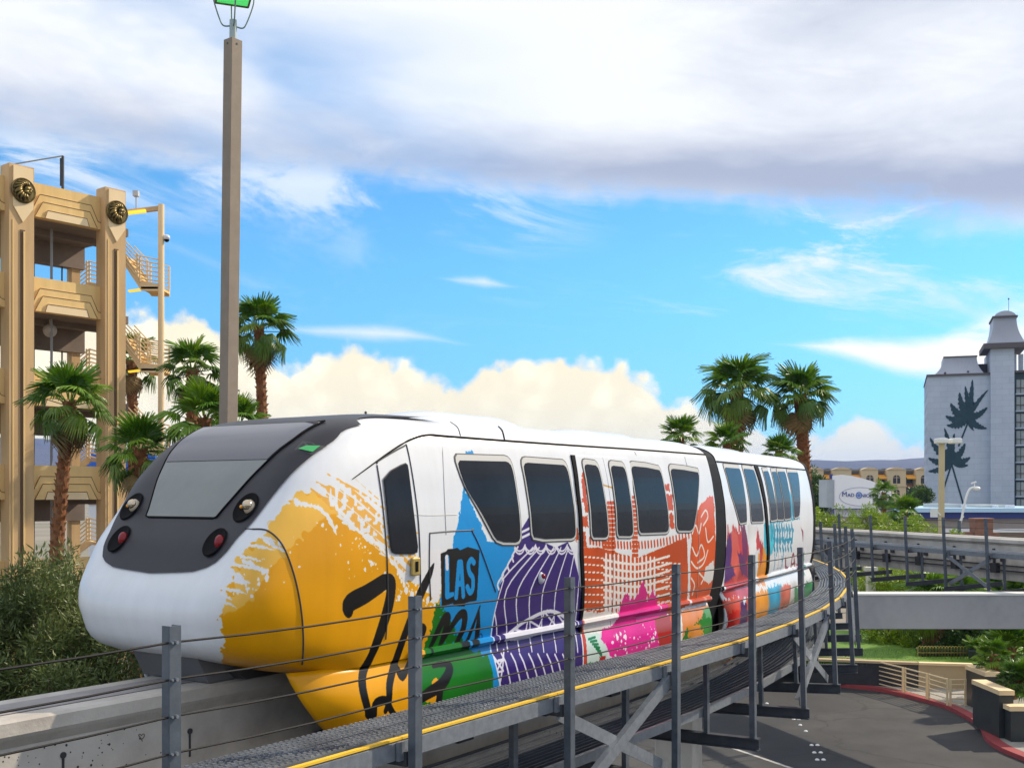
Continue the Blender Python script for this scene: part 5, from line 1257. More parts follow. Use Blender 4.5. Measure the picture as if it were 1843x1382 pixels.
mb.f = [(2*i, 2*i+1, 2*i+3, 2*i+2) for i in range(n-1)]; mb.m = [0]*len(mb.f); tag(mb.build('pavement', pave_m), kind='structure')
tag(MB().add([(8, 46, .13), (30, 46, .13), (30, 58, .13), (8, 58, .13)], [(0, 1, 2, 3)]).build('pavement', pave_m), kind='structure') if 0 else None
# reflective studs and one painted line
s6 = lambda x, y: (1150+x*.2186, 1080+y*.2186)
stud_m = mat('white stud', (.8, .8, .78), .5)
for i, (q, lab) in enumerate(zip([(950, 813), (1053, 850), (1137, 890), (1255, 932), (1273, 980), (1313, 980), (1327, 1028), (1373, 1078), (1422, 1193), (1470, 1193), (1443, 1254), (1497, 1254), (1468, 1313), (1520, 1313)],
    ['farthest', 'second farthest', 'third farthest', 'half hidden', 'left of a pair just past the beam end', 'right of a pair just past the beam end', 'single stud after the first pair', 'last single stud before three pairs', 'left of the upper of three pairs', 'right of the upper of three pairs', 'left of the middle of three pairs', 'right of the middle of three pairs', 'left of the lowest of three pairs', 'right of the lowest of three pairs'])):
    g = G(*s6(*q)); mb = MB(); mb.tube([g, g+UP*.02, g+UP*.045], [.075, .07, .04], 10); tag(mb.build('road_stud', stud_m), 'white round road stud on the asphalt, '+lab, 'road stud', 'white studs on the road')
a, b = G(1257, 1325), G(1440, 1387); t = (b-a).normalized(); s_ = Vector((-t.y, t.x, 0))*.07
tag(MB().add([a-s_+UP*.005, a+s_+UP*.005, b+s_+UP*.005, b-s_+UP*.005], [(0, 1, 2, 3)]).build('road_marking', mat('worn white line', (.55, .54, .52), .8, c2=(.30, .30, .30), sc=4)), kind='structure')
# cream pedestrian railing
rp = [G(1462, 1222, .14), G(1522, 1224, .14), G(1579, 1233, .14), G(1627, 1246, .14), G(1670, 1258.5, .14), G(1707, 1270, .14), G(1741, 1270, .14)]
rail = thing('railing', rp[0], 'cream tubular pedestrian railing along the red kerb', 'railing')
for i in range(len(rp)-1):
    p, q = rp[i], rp[i+1]; d = (q-p).normalized(); p2, q2 = p+d*.08, q-d*.08
    mb = MB()
    for j in range(6): mb.tube([p2+UP*(.10+.19*j), q2+UP*(.10+.19*j)], .024 if j < 5 else .032, 6)
    mb.build('rail', cream_rail, rail)
    for e in (p2, q2): MB().bar(e, e+UP*1.08, .07, .07, (1, 0, 0)).build('rail_post', cream_rail, rail)
# retaining wall and lawn behind it
wall_shade = mat('shaded tan wall', (.045, .048, .055), .25, c2=(.03, .032, .04), sc=1.5)  # dark colour stands for the shade on this stretch of the tan wall
wall_tan = mat('tan wall', (.52, .40, .25), .85, c2=(.46, .35, .21), sc=.8)
w0, w1, w2_ = G(1440, 1228, .14), G(1653, 1237, .14), G(1750, 1240, .14)
wl = thing('retaining_wall', w1, 'low retaining wall behind the railing, its shaded stretch coloured dark, then tan', 'wall')
def wallseg(p, q, h, name, m, par, th_=.3, cap=None):
    d = (q-p).normalized(); s_ = Vector((-d.y, d.x, 0)); c = (p+q)/2+s_*th_/2; L = (q-p).length
    o = MB().box(c+UP*h/2, (L, th_, h), (d, s_, UP)).build(name, m, par)
    if cap: MB().box(c+UP*(h+.05)-s_*.02, (L+.04, th_+.10, .10), (d, s_, UP)).build('coping', cap, par)
wallseg(w0, w1, 1.0, 'shaded_wall', wall_shade, wl, cap=wall_tan); wallseg(w1+Vector((.01, 0, 0)), w2_, 1.0, 'tan_wall', wall_tan, wl, cap=tan_lt)
tag(MB().add([w0+Vector((-1, .3, 1.02)), w1+Vector((0, .3, 1.02)), w2_+Vector((6, .3, 1.02)), Vector((30, 62, 1.02)), Vector((9, 62, 1.02))], [(0, 1, 2, 3, 4)]).build('lawn', lawn_m), kind='structure')
def tuft(name, pts, n, L, w, seed, m):
    r = np.random.RandomState(seed); mb = MB(); (x0, y0), (x1, y1), z = pts
    for i in range(n):
        x, y = r.uniform(x0, x1), r.uniform(y0, y1); a = r.rand()*6.28; d = Vector((math.cos(a), math.sin(a), 0)); l = L*(.5+r.rand()); b = Vector((x, y, z)); k_ = Vector((-d.y, d.x, 0))*w
        mb.add([b-k_, b+k_, b+d*l*.4+UP*l], [(0, 1, 2)])
    o = mb.build(name, m, recalc=False); tag(o, kind='stuff'); return o
tuft('grass', ((w1.x-6, w1.y+.5), (w1.x+3, w1.y+5), 1.02), 9000, .14, .012, 3, lawn_m)
# hooped edging fence on the lawn
hf = [P(1652, 1190, 50.5), P(1745, 1189, 50.5)]
hoop_m = mat('gold edging paint', (.55, .42, .10), .5)
he = thing('hoop_fence', P(1652, 1190, 50.5), 'low yellow hooped edging fence in front of the clipped hedge on the tan wall', 'fence')
nh = 17
for i in range(nh):
    a = hf[0].lerp(hf[1], i/nh); b = hf[0].lerp(hf[1], (i+1)/nh); a.z = b.z = 1.08; pts = [a, a+UP*.5]+[a.lerp(b, .5-.5*math.cos(t))+UP*(.5+.12*math.sin(t)) for t in np.linspace(.3, math.pi-.3, 5)]+[b+UP*.5, b]
    MB().tube(pts, .014, 5).build('hoop', hoop_m, he)
MB().tube([Vector((hf[0].x, hf[0].y, 1.4)), Vector((hf[1].x, hf[1].y, 1.4))], .012, 5).build('tie_rod', hoop_m, he)
# stepped stone planters at the right edge
pl_m = mat('dark green stone', (.035, .045, .045), .3, c2=(.025, .03, .035), sc=2)
def planter(label, px0, px1, py_base, h, dep, skew):
    a, b = G(px0, py_base, .14), G(px1, py_base, .14); th = thing('planter', (a+b)/2, label, 'planter'); d = (b-a); L = d.length; d.normalize(); s_ = Vector((skew, 1, 0)).normalized()
    v = [a, b, b+s_*dep, a+s_*dep]; mb = MB(); mb.add([q for q in v]+[q+UP*h for q in v], [(0, 1, 5, 4), (1, 2, 6, 5), (2, 3, 7, 6), (3, 0, 4, 7), (4, 5, 6, 7)]); mb.build('stone_body', pl_m, th)
    c = sum(v, Vector())/4; mb = MB(); e = [c+(q-c)*1.06 for q in v]; mb.add([q+UP*h for q in e]+[q+UP*(h+.16) for q in e], [(0, 1, 5, 4), (1, 2, 6, 5), (2, 3, 7, 6), (3, 0, 4, 7), (4, 5, 6, 7), (3, 2, 1, 0)]); mb.build('coping', tan_lt, th)
    return th, c, h
planter('tallest dark stone planter with tan coping where the railing ends', 1773, 1800, 1283, 1.42, 1.8, 0)
planter('middle dark stone planter with tan coping, stepping down to the right', 1798, 1824, 1328, 1.5, 2.2, 0)
planter('lowest dark green stone planter cut by the right edge', 1820, 1920, 1334.5, 1.05, .5, 0)
# ---------------------------------------------------------------- concrete cross-beam and pillar
xb = thing('concrete_crossbeam', Vector((13.2, 34, 5.5)), 'plain concrete cross-beam with its sunlit top coloured white, spanning below the far guideway', 'beam')
MB().box((14.85, 34.4, 4.98), (8.8, .8, 1.02)).build('beam_body', concrete_grey, xb, bevel=.02); MB().box((14.85, 34.4, 5.52), (8.84, .84, .06)).build('sunlit_top', mat('sunlit concrete', (.62, .62, .60), .8), xb)  # sun on the top and shade on the body are put into their colours
pc = G(1567, 1171); pil = thing('concrete_pillar', pc, 'slim white concrete pillar at the left end of the cross-beam', 'pillar'); MB().box((pc.x, pc.y, 2.2), (.42, .42, 4.4)).build('shaft', mat('pale concrete', (.62, .60, .56), .8), pil); MB().box((pc.x, pc.y, 4.5), (.6, .6, .2)).build('capital', MATS['pale concrete'], pil)
pb = thing('concrete_pillar', Vector((18.8, 34.4, 0)), 'thick concrete pillar under the right end of the cross-beam', 'pillar'); MB().box((18.8, 34.4, 2.2), (.7, .7, 4.4)).build('shaft', concrete_grey, pb); MB().box((18.8, 34.4, 4.43), (.9, .78, .08)).build('capital', concrete_grey, pb)
# ---------------------------------------------------------------- hotel on the right
ZH = 200.0
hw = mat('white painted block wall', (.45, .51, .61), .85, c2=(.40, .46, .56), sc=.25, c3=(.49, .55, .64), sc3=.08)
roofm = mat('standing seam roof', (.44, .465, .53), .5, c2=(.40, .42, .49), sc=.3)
trim_m = mat('dark cornice', (.10, .085, .09), .7)
teal_m = mat('teal mural paint', (.018, .045, .062), .85, c2=(.028, .06, .08), sc=.5)
bayd = mat('dark bay wall', (.07, .10, .115), .8)
_t = hw.node_tree; _b = _t.nodes['Principled BSDF']; _k = nd('ShaderNodeTexBrick', _t); _co = nd('ShaderNodeTexCoord', _t); _mp = nd('ShaderNodeMapping', _t); _mp.inputs['Rotation'].default_value = (R(90), 0, 0); _t.links.new(_co.outputs['Object'], _mp.inputs[0]); _t.links.new(_mp.outputs[0], _k.inputs['Vector']); _k.inputs['Scale'].default_value = 1; _k.inputs['Brick Width'].default_value = 2.4; _k.inputs['Row Height'].default_value = 1.0; _k.inputs['Mortar Size'].default_value = .035; _k.inputs['Color1'].default_value = (1, 1, 1, 1); _k.inputs['Color2'].default_value = (.93, .93, .94, 1); _k.inputs['Mortar'].default_value = (.80, .80, .83, 1); _t.links.new(MIX(1.0, _b.inputs['Base Color'].links[0].from_socket, _k.outputs['Color'], 'MULTIPLY', tree=_t), _b.inputs['Base Color'])
curt = mat('curtained window', (.33, .37, .38), .35, c2=(.22, .27, .29), sc=.35, stretch=(3, 1, .2))
hb_ = P(1725, 676, ZH); hotel = thing('hotel', (P(1669, 676, ZH).x, ZH, 0), 'white hotel block with dark palm mural and grey flared roofs at the right edge', 'building')
def bx(x0, x1, y0, y1, d0, d1, name, m, par=hotel, Z=ZH):
    a, b = P(x0, y1, Z), P(x1, y0, Z); z0 = a.z; return MB().box(((a.x+b.x)/2, Z+(d0+d1)/2, (z0+b.z)/2), (b.x-a.x, d1-d0, b.z-z0)).build(name, m, par)
yg = HY+F*CH/ZH
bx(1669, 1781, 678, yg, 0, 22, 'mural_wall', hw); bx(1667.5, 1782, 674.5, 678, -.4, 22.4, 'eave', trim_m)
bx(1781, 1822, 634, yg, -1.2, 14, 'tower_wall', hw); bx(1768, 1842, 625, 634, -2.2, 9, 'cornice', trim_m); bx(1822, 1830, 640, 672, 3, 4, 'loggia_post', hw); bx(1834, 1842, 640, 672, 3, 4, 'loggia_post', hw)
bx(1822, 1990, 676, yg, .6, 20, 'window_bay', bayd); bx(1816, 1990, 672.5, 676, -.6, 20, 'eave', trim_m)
def flare(x0, x1, y0, x2, x3, y1, d0, d1, name='mansard_roof'):
    mb = MB(); n = 8
    for i in range(n+1):
        t = i/n; e = 1-(1-t)**2.2; a = P(x0+(x2-x0)*e, y0+(y1-y0)*t, ZH); b = P(x1+(x3-x1)*e, y0+(y1-y0)*t, ZH); q = (a.x-P(x0, 0, ZH).x)
        mb.v += [(a.x, ZH+d0+q, a.z), (b.x, ZH+d0+q, a.z), (b.x, ZH+d1-q, a.z), (a.x, ZH+d1-q, a.z)]
    mb.f = [(4*i+j, 4*i+(j+1) % 4, 4*i+4+(j+1) % 4, 4*i+4+j) for i in range(n) for j in range(4)]+[(4*n, 4*n+1, 4*n+2, 4*n+3)]; mb.m = [0]*len(mb.f)
    o = mb.build(name, roofm, hotel); m2 = MB()
    for k_ in range(26):                        # standing seams up the front slope
        f = (k_+.5)/26
        pts = []
        for i in range(n+1):
            a, b = Vector(mb.v[4*i]), Vector(mb.v[4*i+1]); pts.append(a.lerp(b, f)+Vector((0, -.03, 0)))
        m2.tube(pts, .04, 4, caps=False)
    s_ = m2.build('roof_seam', roofm, o); s_['kind'] = 'stuff'
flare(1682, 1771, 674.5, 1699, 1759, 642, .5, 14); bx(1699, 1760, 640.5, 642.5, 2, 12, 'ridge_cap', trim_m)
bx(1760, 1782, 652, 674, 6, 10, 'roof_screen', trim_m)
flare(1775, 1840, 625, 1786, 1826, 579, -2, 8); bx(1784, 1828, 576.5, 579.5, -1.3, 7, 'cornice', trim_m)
mb = MB(); a, b = P(1787, 577, ZH), P(1826, 577, ZH); n = 12
mb.prism([((b.x-a.x)*i/n, .95*math.sin(math.pi*i/n)**.6) for i in range(n+1)], (a.x, ZH-1.0, a.z), Vector((1, 0, 0)), UP, Vector((0, 7, 0))); mb.build('barrel_roof', roofm, hotel)
for x, y in ((1803, 546), (1832, 560)):
    mb = MB(); mb.tube([P(x, 580, ZH+3), P(x, y, ZH+3)], .045, 5); mb.sphere(P(x, y, ZH+3), .16, 8, 6); mb.build('lightning_rod', trim_m, hotel)
for x, y in ((1701, 673), (1742, 672), (1804, 624)): bx(x-2, x+2, y-2, y+1, -.3, .2, 'roof_vent', trim_m)
m3 = lambda x, y: (1443+x*.21704, 500+y*.21704)
m4 = lambda x, y: (1443+x*.21704, 780+y*.21704)
def mural(pts, dy=.04):
    q = [P(*p, ZH) for p in pts]; o = q[0]; MB().prism([(v.x-o.x, v.z-o.z) for v in q], (o.x, ZH-.002, o.z), Vector((1, 0, 0)), UP, Vector((0, -dy, 0))).build('mural', teal_m, hotel)
def jag(pts, amp, seed):
    r = random.Random(seed); o = []
    for i in range(len(pts)):
        a, b = pts[i], pts[(i+1) % len(pts)]; n = 10
        for k_ in range(n): t = k_/n; o.append((a[0]+(b[0]-a[0])*t+(r.uniform(-amp, amp) if k_ else 0), a[1]+(b[1]-a[1])*t+(r.uniform(-amp, amp) if k_ else 0)))
    return o
up_ = [m3(*p) for p in [(1415, 855), (1440, 890), (1440, 960), (1428, 1055), (1500, 935), (1530, 945), (1515, 995), (1452, 1070), (1500, 1075), (1530, 1130), (1445, 1128), (1500, 1190), (1530, 1262), (1445, 1212), (1412, 1240), (1380, 1200), (1320, 1190), (1200, 1220), (1245, 1165), (1200, 1150), (1232, 1100), (1292, 1076), (1240, 1050), (1290, 1020), (1330, 972), (1382, 965), (1350, 920), (1385, 907), (1402, 900)]]
dn_ = [m4(*p) for p in [(1060, 40), (1110, 55), (1160, 30), (1185, -30), (1200, -60), (1215, -10), (1262, 10), (1205, 45), (1245, 60), (1350, 95), (1325, 120), (1395, 205), (1335, 195), (1378, 262), (1290, 232), (1240, 258), (1150, 252), (1050, 315), (1060, 262), (1100, 222), (1050, 205), (1080, 150), (1130, 140), (1062, 70)]]
def mural_leaf(c, t, bend, w, dy, seed):
    r = random.Random(seed); c = Vector(c); t = Vector(t); ax = t-c; L = ax.length; n_ = Vector((-ax.y, ax.x)).normalized(); k_ = (c+t)/2+n_*bend; up_, lo_ = [], []; m = 14
    for i in range(m+1):
        s_ = i/m; p = c*(1-s_)**2+k_*2*s_*(1-s_)+t*s_*s_; wd = w*(math.sin(math.pi*min(1, .08+.90*s_**.8))**.7)
        up_.append(tuple(p+n_*wd*(.8 if i % 2 else .62))); lo_.append(tuple(p-n_*wd*(1.15 if i % 2 else .72)*r.uniform(.9, 1.1)))
    mural(up_+lo_[::-1], dy)
mural([(1742+(x-1742)*.52, 757+(y-757)*.52) for x, y in jag(up_, 1.0, 1)], .037); mural([(1714+(x-1714)*.52, 832+(y-832)*.52) for x, y in jag(dn_, 1.0, 2)], .035)
for k_, (c, ts) in enumerate((((1742, 757), ((1750, 686, 3, 4.5), (1737, 697, 4, 4.5), (1777, 705, -5, 3.5), (1776, 736, 6, 5), (1775, 773, 7, 5), (1752, 776, 3, 3), (1704, 766, -7, 5.5), (1702, 749, -8, 6), (1711, 727, -8, 6.5), (1727, 708, -5, 5.5))),
                              ((1714, 832), ((1700, 771, 4, 4.5), (1718, 781, -3, 4.5), (1674, 788, -8, 5.5), (1671, 824, -8, 6), (1671, 848, -8, 5.5), (1694, 846, -4, 4), (1746, 824, 8, 5.5), (1737, 799, 6, 5.5), (1742, 838, 6, 4.5))))):
    for q, (x, y, b, w) in enumerate(ts): mural_leaf(c, (x, y), b, w*1.3, .04+.003*q, 10*k_+q)
for a, b, w in ((m3(1380, 1200), m3(1300, 1400), 2.2), (m4(1245, 250), m4(1128, 610), 2.6), (m4(1242, 250), m4(1338, 580), 2.6)):
    p, q = P(*a, ZH-.03), P(*b, ZH-.03); MB().bar(p, q, .3, .06, (0, 1, 0)).build('mural', teal_m, hotel)
for i in range(8):
    y0 = 688+i*30
    if y0 > 915: break
    for x0, x1 in ((1827, 1842), (1850, 1866)):
        wn = bx(x0, x1, y0, y0+24, .35, .7, 'window', curt); fr = bx(x0-1, x1+1, y0+14, y0+15.2, .1, .3, 'balcony_rail', trim_m, wn); bx(x0-1.5, x1+1.5, y0+24, y0+26.5, -.1, .65, 'balcony_slab', hw, wn)
        bx((x0+x1)/2-.5, (x0+x1)/2+.5, y0, y0+24, .25, .4, 'frame', trim_m, wn)
hotel.rotation_euler.z = R(-19); hotel.scale.x = .93
# ---------------------------------------------------------------- low restaurant in front of the hotel
ZR = 110.0; rb = P(1760, 930, ZR); rest = thing('restaurant', (rb.x, ZR, 0), 'low tan building with navy fascia and pale blue roof edge before the hotel', 'building')
navy = mat('navy fascia', (.018, .035, .19), .5); skyb = mat('pale blue roof edge', (.42, .62, .80), .5); wht = mat('white trim', (.72, .72, .74), .6)
B_ = lambda *a: bx(*a, par=rest, Z=ZR)
B_(1600, 1990, 921.5, 933, -.6, 20, 'fascia', navy); B_(1598, 1990, 914, 921.5, -1.0, 20.5, 'roof_edge', skyb); B_(1604, 1990, 933, HY+F*CH/ZR, 0, 18, 'wall', mat('taupe wall', (.36, .30, .26), .85, c2=(.32, .27, .23), sc=.3)); B_(1680, 1990, 951, 957, -1.5, 0, 'ledge', wht)
B_(1722, 1760, 907, 914.5, 4, 9, 'roof_unit', mat('roof unit', (.52, .54, .52), .7)); B_(1797, 1850, 909, 914.5, 4, 10, 'roof_unit', MATS['roof unit']); B_(1758, 1762, 908, 914, 3, 4, 'roof_vent', wht); B_(1816, 1821, 909, 914, 3, 4, 'roof_vent', wht); B_(1833, 1843, 909, 914, 2, 3, 'roof_vent', wht)
brick_m = mat('brown brick', (.26, .13, .085), .9, c2=(.20, .10, .07), sc=3)
pr_ = P(1766, 960, 96); bp = thing('brick_pier', (pr_.x, 96, 0), 'square brown brick pier below the navy fascia', 'pier'); bx(1750, 1782, 934, HY+F*CH/96, -.6, .6, 'brickwork', brick_m, bp, 96.0); bx(1749, 1783, 932, 934, -.7, .7, 'cap', mat('brick cap', (.32, .17, .12), .9), bp, 96.0); bx(1738, 1750, 957, HY+F*CH/96, -.4, .5, 'brickwork', brick_m, bp, 96.0); bx(1782, 1794, 958, HY+F*CH/96, -.4, .5, 'brickwork', brick_m, bp, 96.0)
# ---------------------------------------------------------------- restaurant sign
ZS = 100.0; so = P(1545, 915, ZS); sign = thing('sign_board', (so.x, ZS, 0), 'white curved sign board lettered MAD ONION above the bushes', 'sign')
sw = mat('white sign face', (.84, .84, .88), .4); sg_ = mat('grey sign edge', (.42, .46, .50), .6, c2=(.36, .40, .44), sc=.6)
def face(pts, d0, d1, name, m):
    q = [P(*p, ZS) for p in pts]; o = q[0]; return MB().prism([(v.x-o.x, v.z-o.z) for v in q], (o.x, ZS+d0, o.z), Vector((1, 0, 0)), UP, Vector((0, d1-d0, 0))).build(name, m, sign)
face([(1500, 915), (1500, 856), (1515, 854.5), (1530, 856.5), (1548, 860.5), (1566, 866), (1584, 874), (1600, 884), (1600, 915)], -.6, .4, 'board', sw); face([(1487, 913), (1487, 863), (1504, 863), (1504, 913)], -.2, 2.4, 'side_panel', sg_); face([(1497, 861), (1497, 853), (1502, 853), (1502, 861)], .5, .8, 'side_light', navy)
face([(1505, 930), (1505, 915.5), (1602, 915.5), (1602, 930)], -.4, .6, 'base', mat('lavender base', (.55, .53, .70), .6)); face([(1499, 916.2), (1499, 914.6), (1602, 914.6), (1602, 916.2)], -.75, -.4, 'board_rim', navy)
c = P(1548, 893.5, ZS-.62); mb = MB(); mb.tube([c+Vector((1.85*math.cos(t), 0, .82*math.sin(t))) for t in np.linspace(0, 2*math.pi, 40)], .018, 5, caps=False); mb.build('oval_outline', mat('grey ink', (.25, .28, .40), .6), sign)
ink = mat('indigo ink', (.10, .12, .34), .6)
def text(s_, px, py, size, par, m, d=.03, nm='lettering'):
    cu = bpy.data.curves.new(nm, 'FONT'); cu.body = s_; cu.size = size; cu.extrude = d; cu.align_x = 'CENTER'; cu.align_y = 'CENTER'; cu.materials.append(m); cu.offset = 0.0
    tmp = bpy.data.objects.new(nm, cu); me = bpy.data.meshes.new_from_object(tmp); bpy.data.objects.remove(tmp); me.materials.clear(); me.materials.append(m)
    o = bpy.data.objects.new(nm, me); COL.objects.link(o); o.parent = par; q = P(px, py, ZS-.63); o.location = q-Vector(par.location); o.rotation_euler = (R(90), 0, 0); return o
text('M', 1520, 889.5, .62, sign, ink); text('AD', 1531.5, 891, .44, sign, ink); text('NION', 1561, 892, .44, sign, ink)
c = P(1546, 891, ZS-.63); mb = MB(); mb.tube([c+Vector((.24*math.cos(t), 0, .26*math.sin(t))) for t in np.linspace(0, 2*math.pi, 20)], .05, 6, caps=False); mb.sphere(c, .12, 10, 6, (1, .4, 1))
for i in range(6): t = i*math.pi/3; mb.tube([c, c+Vector((.23*math.cos(t), 0, .25*math.sin(t)))], .022, 4)
mb.build('onion_emblem', mat('blue ink', (.12, .22, .55), .6), sign)
lp_ = thing('leaning_pole', P(1590, 925, 97), 'thin white pole leaning in front of the sign beside the small palm', 'pole'); MB().tube([P(1592, 940, 97), P(1570, 892, 97)], .05, 6).build('pole', wht, lp_); MB().box(P(1570, 892, 97), (.14, .14, .2)).build('pole_cap', wht, lp_)
# ---------------------------------------------------------------- far apartment row
ZA = 250.0; ab = P(1560, 880, ZA); apt = thing('apartment_building', (ab.x, ZA, 0), 'far row of cream and grey flats with arched windows and orange awnings below the hills', 'building')
crm = mat('cream render', (.62, .50, .32), .85, c2=(.56, .45, .29), sc=.1); gry = mat('grey render', (.24, .235, .22), .85, c2=(.20, .20, .19), sc=.1); awn = mat('orange awning', (.72, .33, .03), .7); win_d = mat('dark pane', (.05, .05, .06), .2); brk = mat('terracotta', (.36, .17, .09), .85)
A_ = lambda *a, **k_: bx(*a, par=k_.get('par', apt), Z=ZA)
A_(1448, 1668, 847, HY+F*CH/ZA, 1.2, 14, 'wall', gry)
x = 1451; i = 0
while x < 1660:
    wd = (30, 16, 34, 18)[i % 4]
    if i % 2 == 0:
        A_(x, x+wd, 845, HY+F*CH/ZA, -.6, 1.2, 'bay_wall', crm); a, b = P(x, 845, ZA), P(x+wd, 845, ZA)
        MB().prism([((b.x-a.x)*k_/8, .55*math.sin(math.pi*k_/8)) for k_ in range(9)], (a.x, ZA-.8, a.z-.02), Vector((1, 0, 0)), UP, Vector((0, 2, 0))).build('arched_parapet', crm, apt)
        m_ = x+wd/2
        for (y0, y1, hwid) in ((853, 870, 6.5), (880, 892, 5.5)):
            a, b = P(m_-hwid, y1, ZA), P(m_+hwid, y1, ZA); hh = (y1-y0)/F*ZA*.6; L = b.x-a.x
            o = MB().prism([(0, 0), (L, 0), (L, hh)]+[(L/2+L/2*math.cos(t), hh+L/2*.75*math.sin(t)) for t in np.linspace(.2, math.pi-.2, 7)]+[(0, hh)], (a.x, ZA-.64, a.z), Vector((1, 0, 0)), UP, Vector((0, .1, 0))).build('window', win_d, apt)
            A_(m_-.5, m_+.5, y0+2, y1, -.74, -.62, 'mullion', crm, par=o); A_(m_-hwid, m_+hwid, y0+6, y0+6.8, -.74, -.62, 'transom', crm, par=o)
        A_(x-.8, x+wd+.8, 873, 875.5, -.85, -.5, 'string_course', crm)
    else:
        A_(x+2, x+wd-2, 852, 869, 1.05, 1.3, 'window', win_d); A_(x+3, x+wd-3, 878, 893, 1.0, 1.3, 'window', win_d); a = P(x+1, 858, ZA); b = P(x+wd-1, 853, ZA); mb = MB(); mb.add([(a.x, ZA-.9, a.z-.25), (b.x, ZA-.9, a.z-.25), (b.x, ZA+1.15, b.z), (a.x, ZA+1.15, b.z), (a.x, ZA-.9, a.z-.5), (b.x, ZA-.9, a.z-.5)], [(0, 1, 2, 3), (0, 1, 5, 4)]); mb.build('awning', awn, apt); A_(x+1, x+wd-1, 872, 877, .9, 1.25, 'balcony', brk); A_(x+1, x+wd-1, 844, 847.5, .6, 1.3, 'roof_edge', gry)
    x += wd; i += 1
for x in (1455, 1500, 1513, 1540, 1563, 1586, 1605, 1628, 1650): A_(x, x+5, 842, 845, 5, 7, 'roof_vent', trim_m)
# ---------------------------------------------------------------- street lamps on the right
amp = mat('cream lamp post', (.60, .48, .28), .6, c2=(.55, .44, .26), sc=1); lh = mat('white lamp head', (.78, .78, .76), .4)
q = G(1693, 1172); t1 = thing('street_lamp', q, 'cream lamp post with two white box heads in front of the hotel mural', 'street lamp'); Zq = q.y
MB().bar(q, P(1695, 797, Zq), .25, .25, (0, 1, 0)).build('post', amp, t1)
for x in (1693.5, 1719): MB().box(P(x, 793.5, Zq), (.54, .7, .28)).build('lamp_head', lh, t1, bevel=.05)
MB().bar(P(1695, 793.5, Zq), P(1719, 793.5, Zq), .08, .08).build('head_arm', lh, t1); MB().box(P(1681, 923, Zq-.2), (.30, .3, .46)).build('control_box', lh, t1); MB().bar(P(1683, 917, Zq-.1), P(1693, 927, Zq-.1), .08, .08).build('box_bracket', lh, t1)
Z2 = 80.0; q = P(1727, 963, Z2); q.z = 0; t2 = thing('street_lamp', q, 'white bent-arm lamp with a small camera on top, right of the cream lamp post', 'street lamp')
MB().tube(cr([tuple(q), tuple(P(1727, 960, Z2)), tuple(P(1731, 932, Z2)), tuple(P(1738, 898, Z2)), tuple(P(1744, 882, Z2)), tuple(P(1751, 877.5, Z2)), tuple(P(1756, 877.5, Z2))], 5), .085, 8).build('bent_arm', lh, t2)
MB().sphere(P(1758, 879, Z2), .22, 12, 8, (1.2, 1, .7)).build('lamp_head', lh, t2, smooth=True); mb = MB(); mb.bar(P(1754, 877, Z2), P(1754, 870, Z2), .06, .06); mb.bar(P(1748, 870, Z2), P(1757, 867, Z2), .12, .1); mb.build('camera', lh, t2)
mb = MB(); mb.tube([P(1726.5, 966, Z2-.3), P(1726.5, 937, Z2-.3)], .13, 10); mb.build('post_sleeve', galv, t2); MB().bar(P(1727, 936, Z2), P(1735, 929, Z2), .05, .05).build('strut', lh, t2)

# ---------------------------------------------------------------- planting on the right
def pbush(label, px, py, Z, rx, rz, m, ncl, seed, name='bush', cat='bush', L=.22, w=.035, n=900, trunk=False, up=.3, clr=.34):
    c = P(px, py, Z); c.z -= rz; return bush(name, label, cat, (c.x, c.y, c.z), (rx, rx*.9, rz), m, ncl, n, L, w, seed, None, trunk, clr, up)
pbush('yellow-green bush beyond the far beam, under the left half of the sign', 1500, 938, 78, 2.0, 1.0, bushy_m, 50, 1, n=520)
pbush('yellow-green bush under the right half of the sign', 1563, 935, 80, 1.5, .95, bushy_m, 44, 2, n=520)
pbush('yellow-green bush behind the far beam, left of the cream lamp post', 1616, 948, 76, 2.0, .8, bushy_m, 50, 3, n=520)
pbush('low yellow-green bush at the foot of the cream lamp post', 1668, 956, 74, 1.1, .45, bushy_m, 26, 4, n=700)
pbush('small shrub between the two lamps behind the far beam', 1718, 962, 74, .55, .3, bushy_m, 14, 5, n=1200)
pbush('dark broad tree between the flats and the hotel', 1655, 893, 150, 1.5, 1.7, dkleaf_m, 40, 6, 'tree', 'tree', .4, .07, 300, True)
pbush('brownish tree at the end of the train, left of the sign', 1470, 893, 115, 2.0, 1.8, dkleaf_m, 50, 7, 'tree', 'tree', .4, .07, 200, True)
pbush('taller brownish tree at the end of the train roof behind the sign', 1452, 862, 125, 1.2, 1.6, dkleaf_m, 36, 8, 'tree', 'tree', .4, .07, 200, True)
palm('small fan palm standing in front of the sign board', P(1591, 886, 92), 1.25, 26, (0, 0), .22, 31, young=.3, dead=0)
palm('short bushy fan palm right of the sign, above the low bushes', P(1628, 920, 84), 1.65, 34, (0, 0), .25, 32, young=.6, dead=0)
palm('thick-trunked fan palm behind the cross-beam, left of the cream post', P(1675, 1078, 54), 1.8, 34, (0, 0), .36, 33, young=.2)
palm('fan palm behind the cross-beam just right of the cream post', P(1722, 1085, 55), 2.0, 34, (0, 0), .40, 34, young=.2)
palm('fan palm behind the right half of the cross-beam', P(1768, 1080, 58), 1.9, 34, (0, 0), .36, 35, young=.3)
palm('fan palm behind the cross-beam nearest the right edge', P(1822, 1075, 57), 1.9, 32, (0, 0), .36, 36, young=.3)
pbush('leafy tree hanging under the left end of the cross-beam', 1606, 1138, 57, 1.5, 1.15, bushy_m, 60, 11, 'tree', 'tree', .2, .035, 560, True)
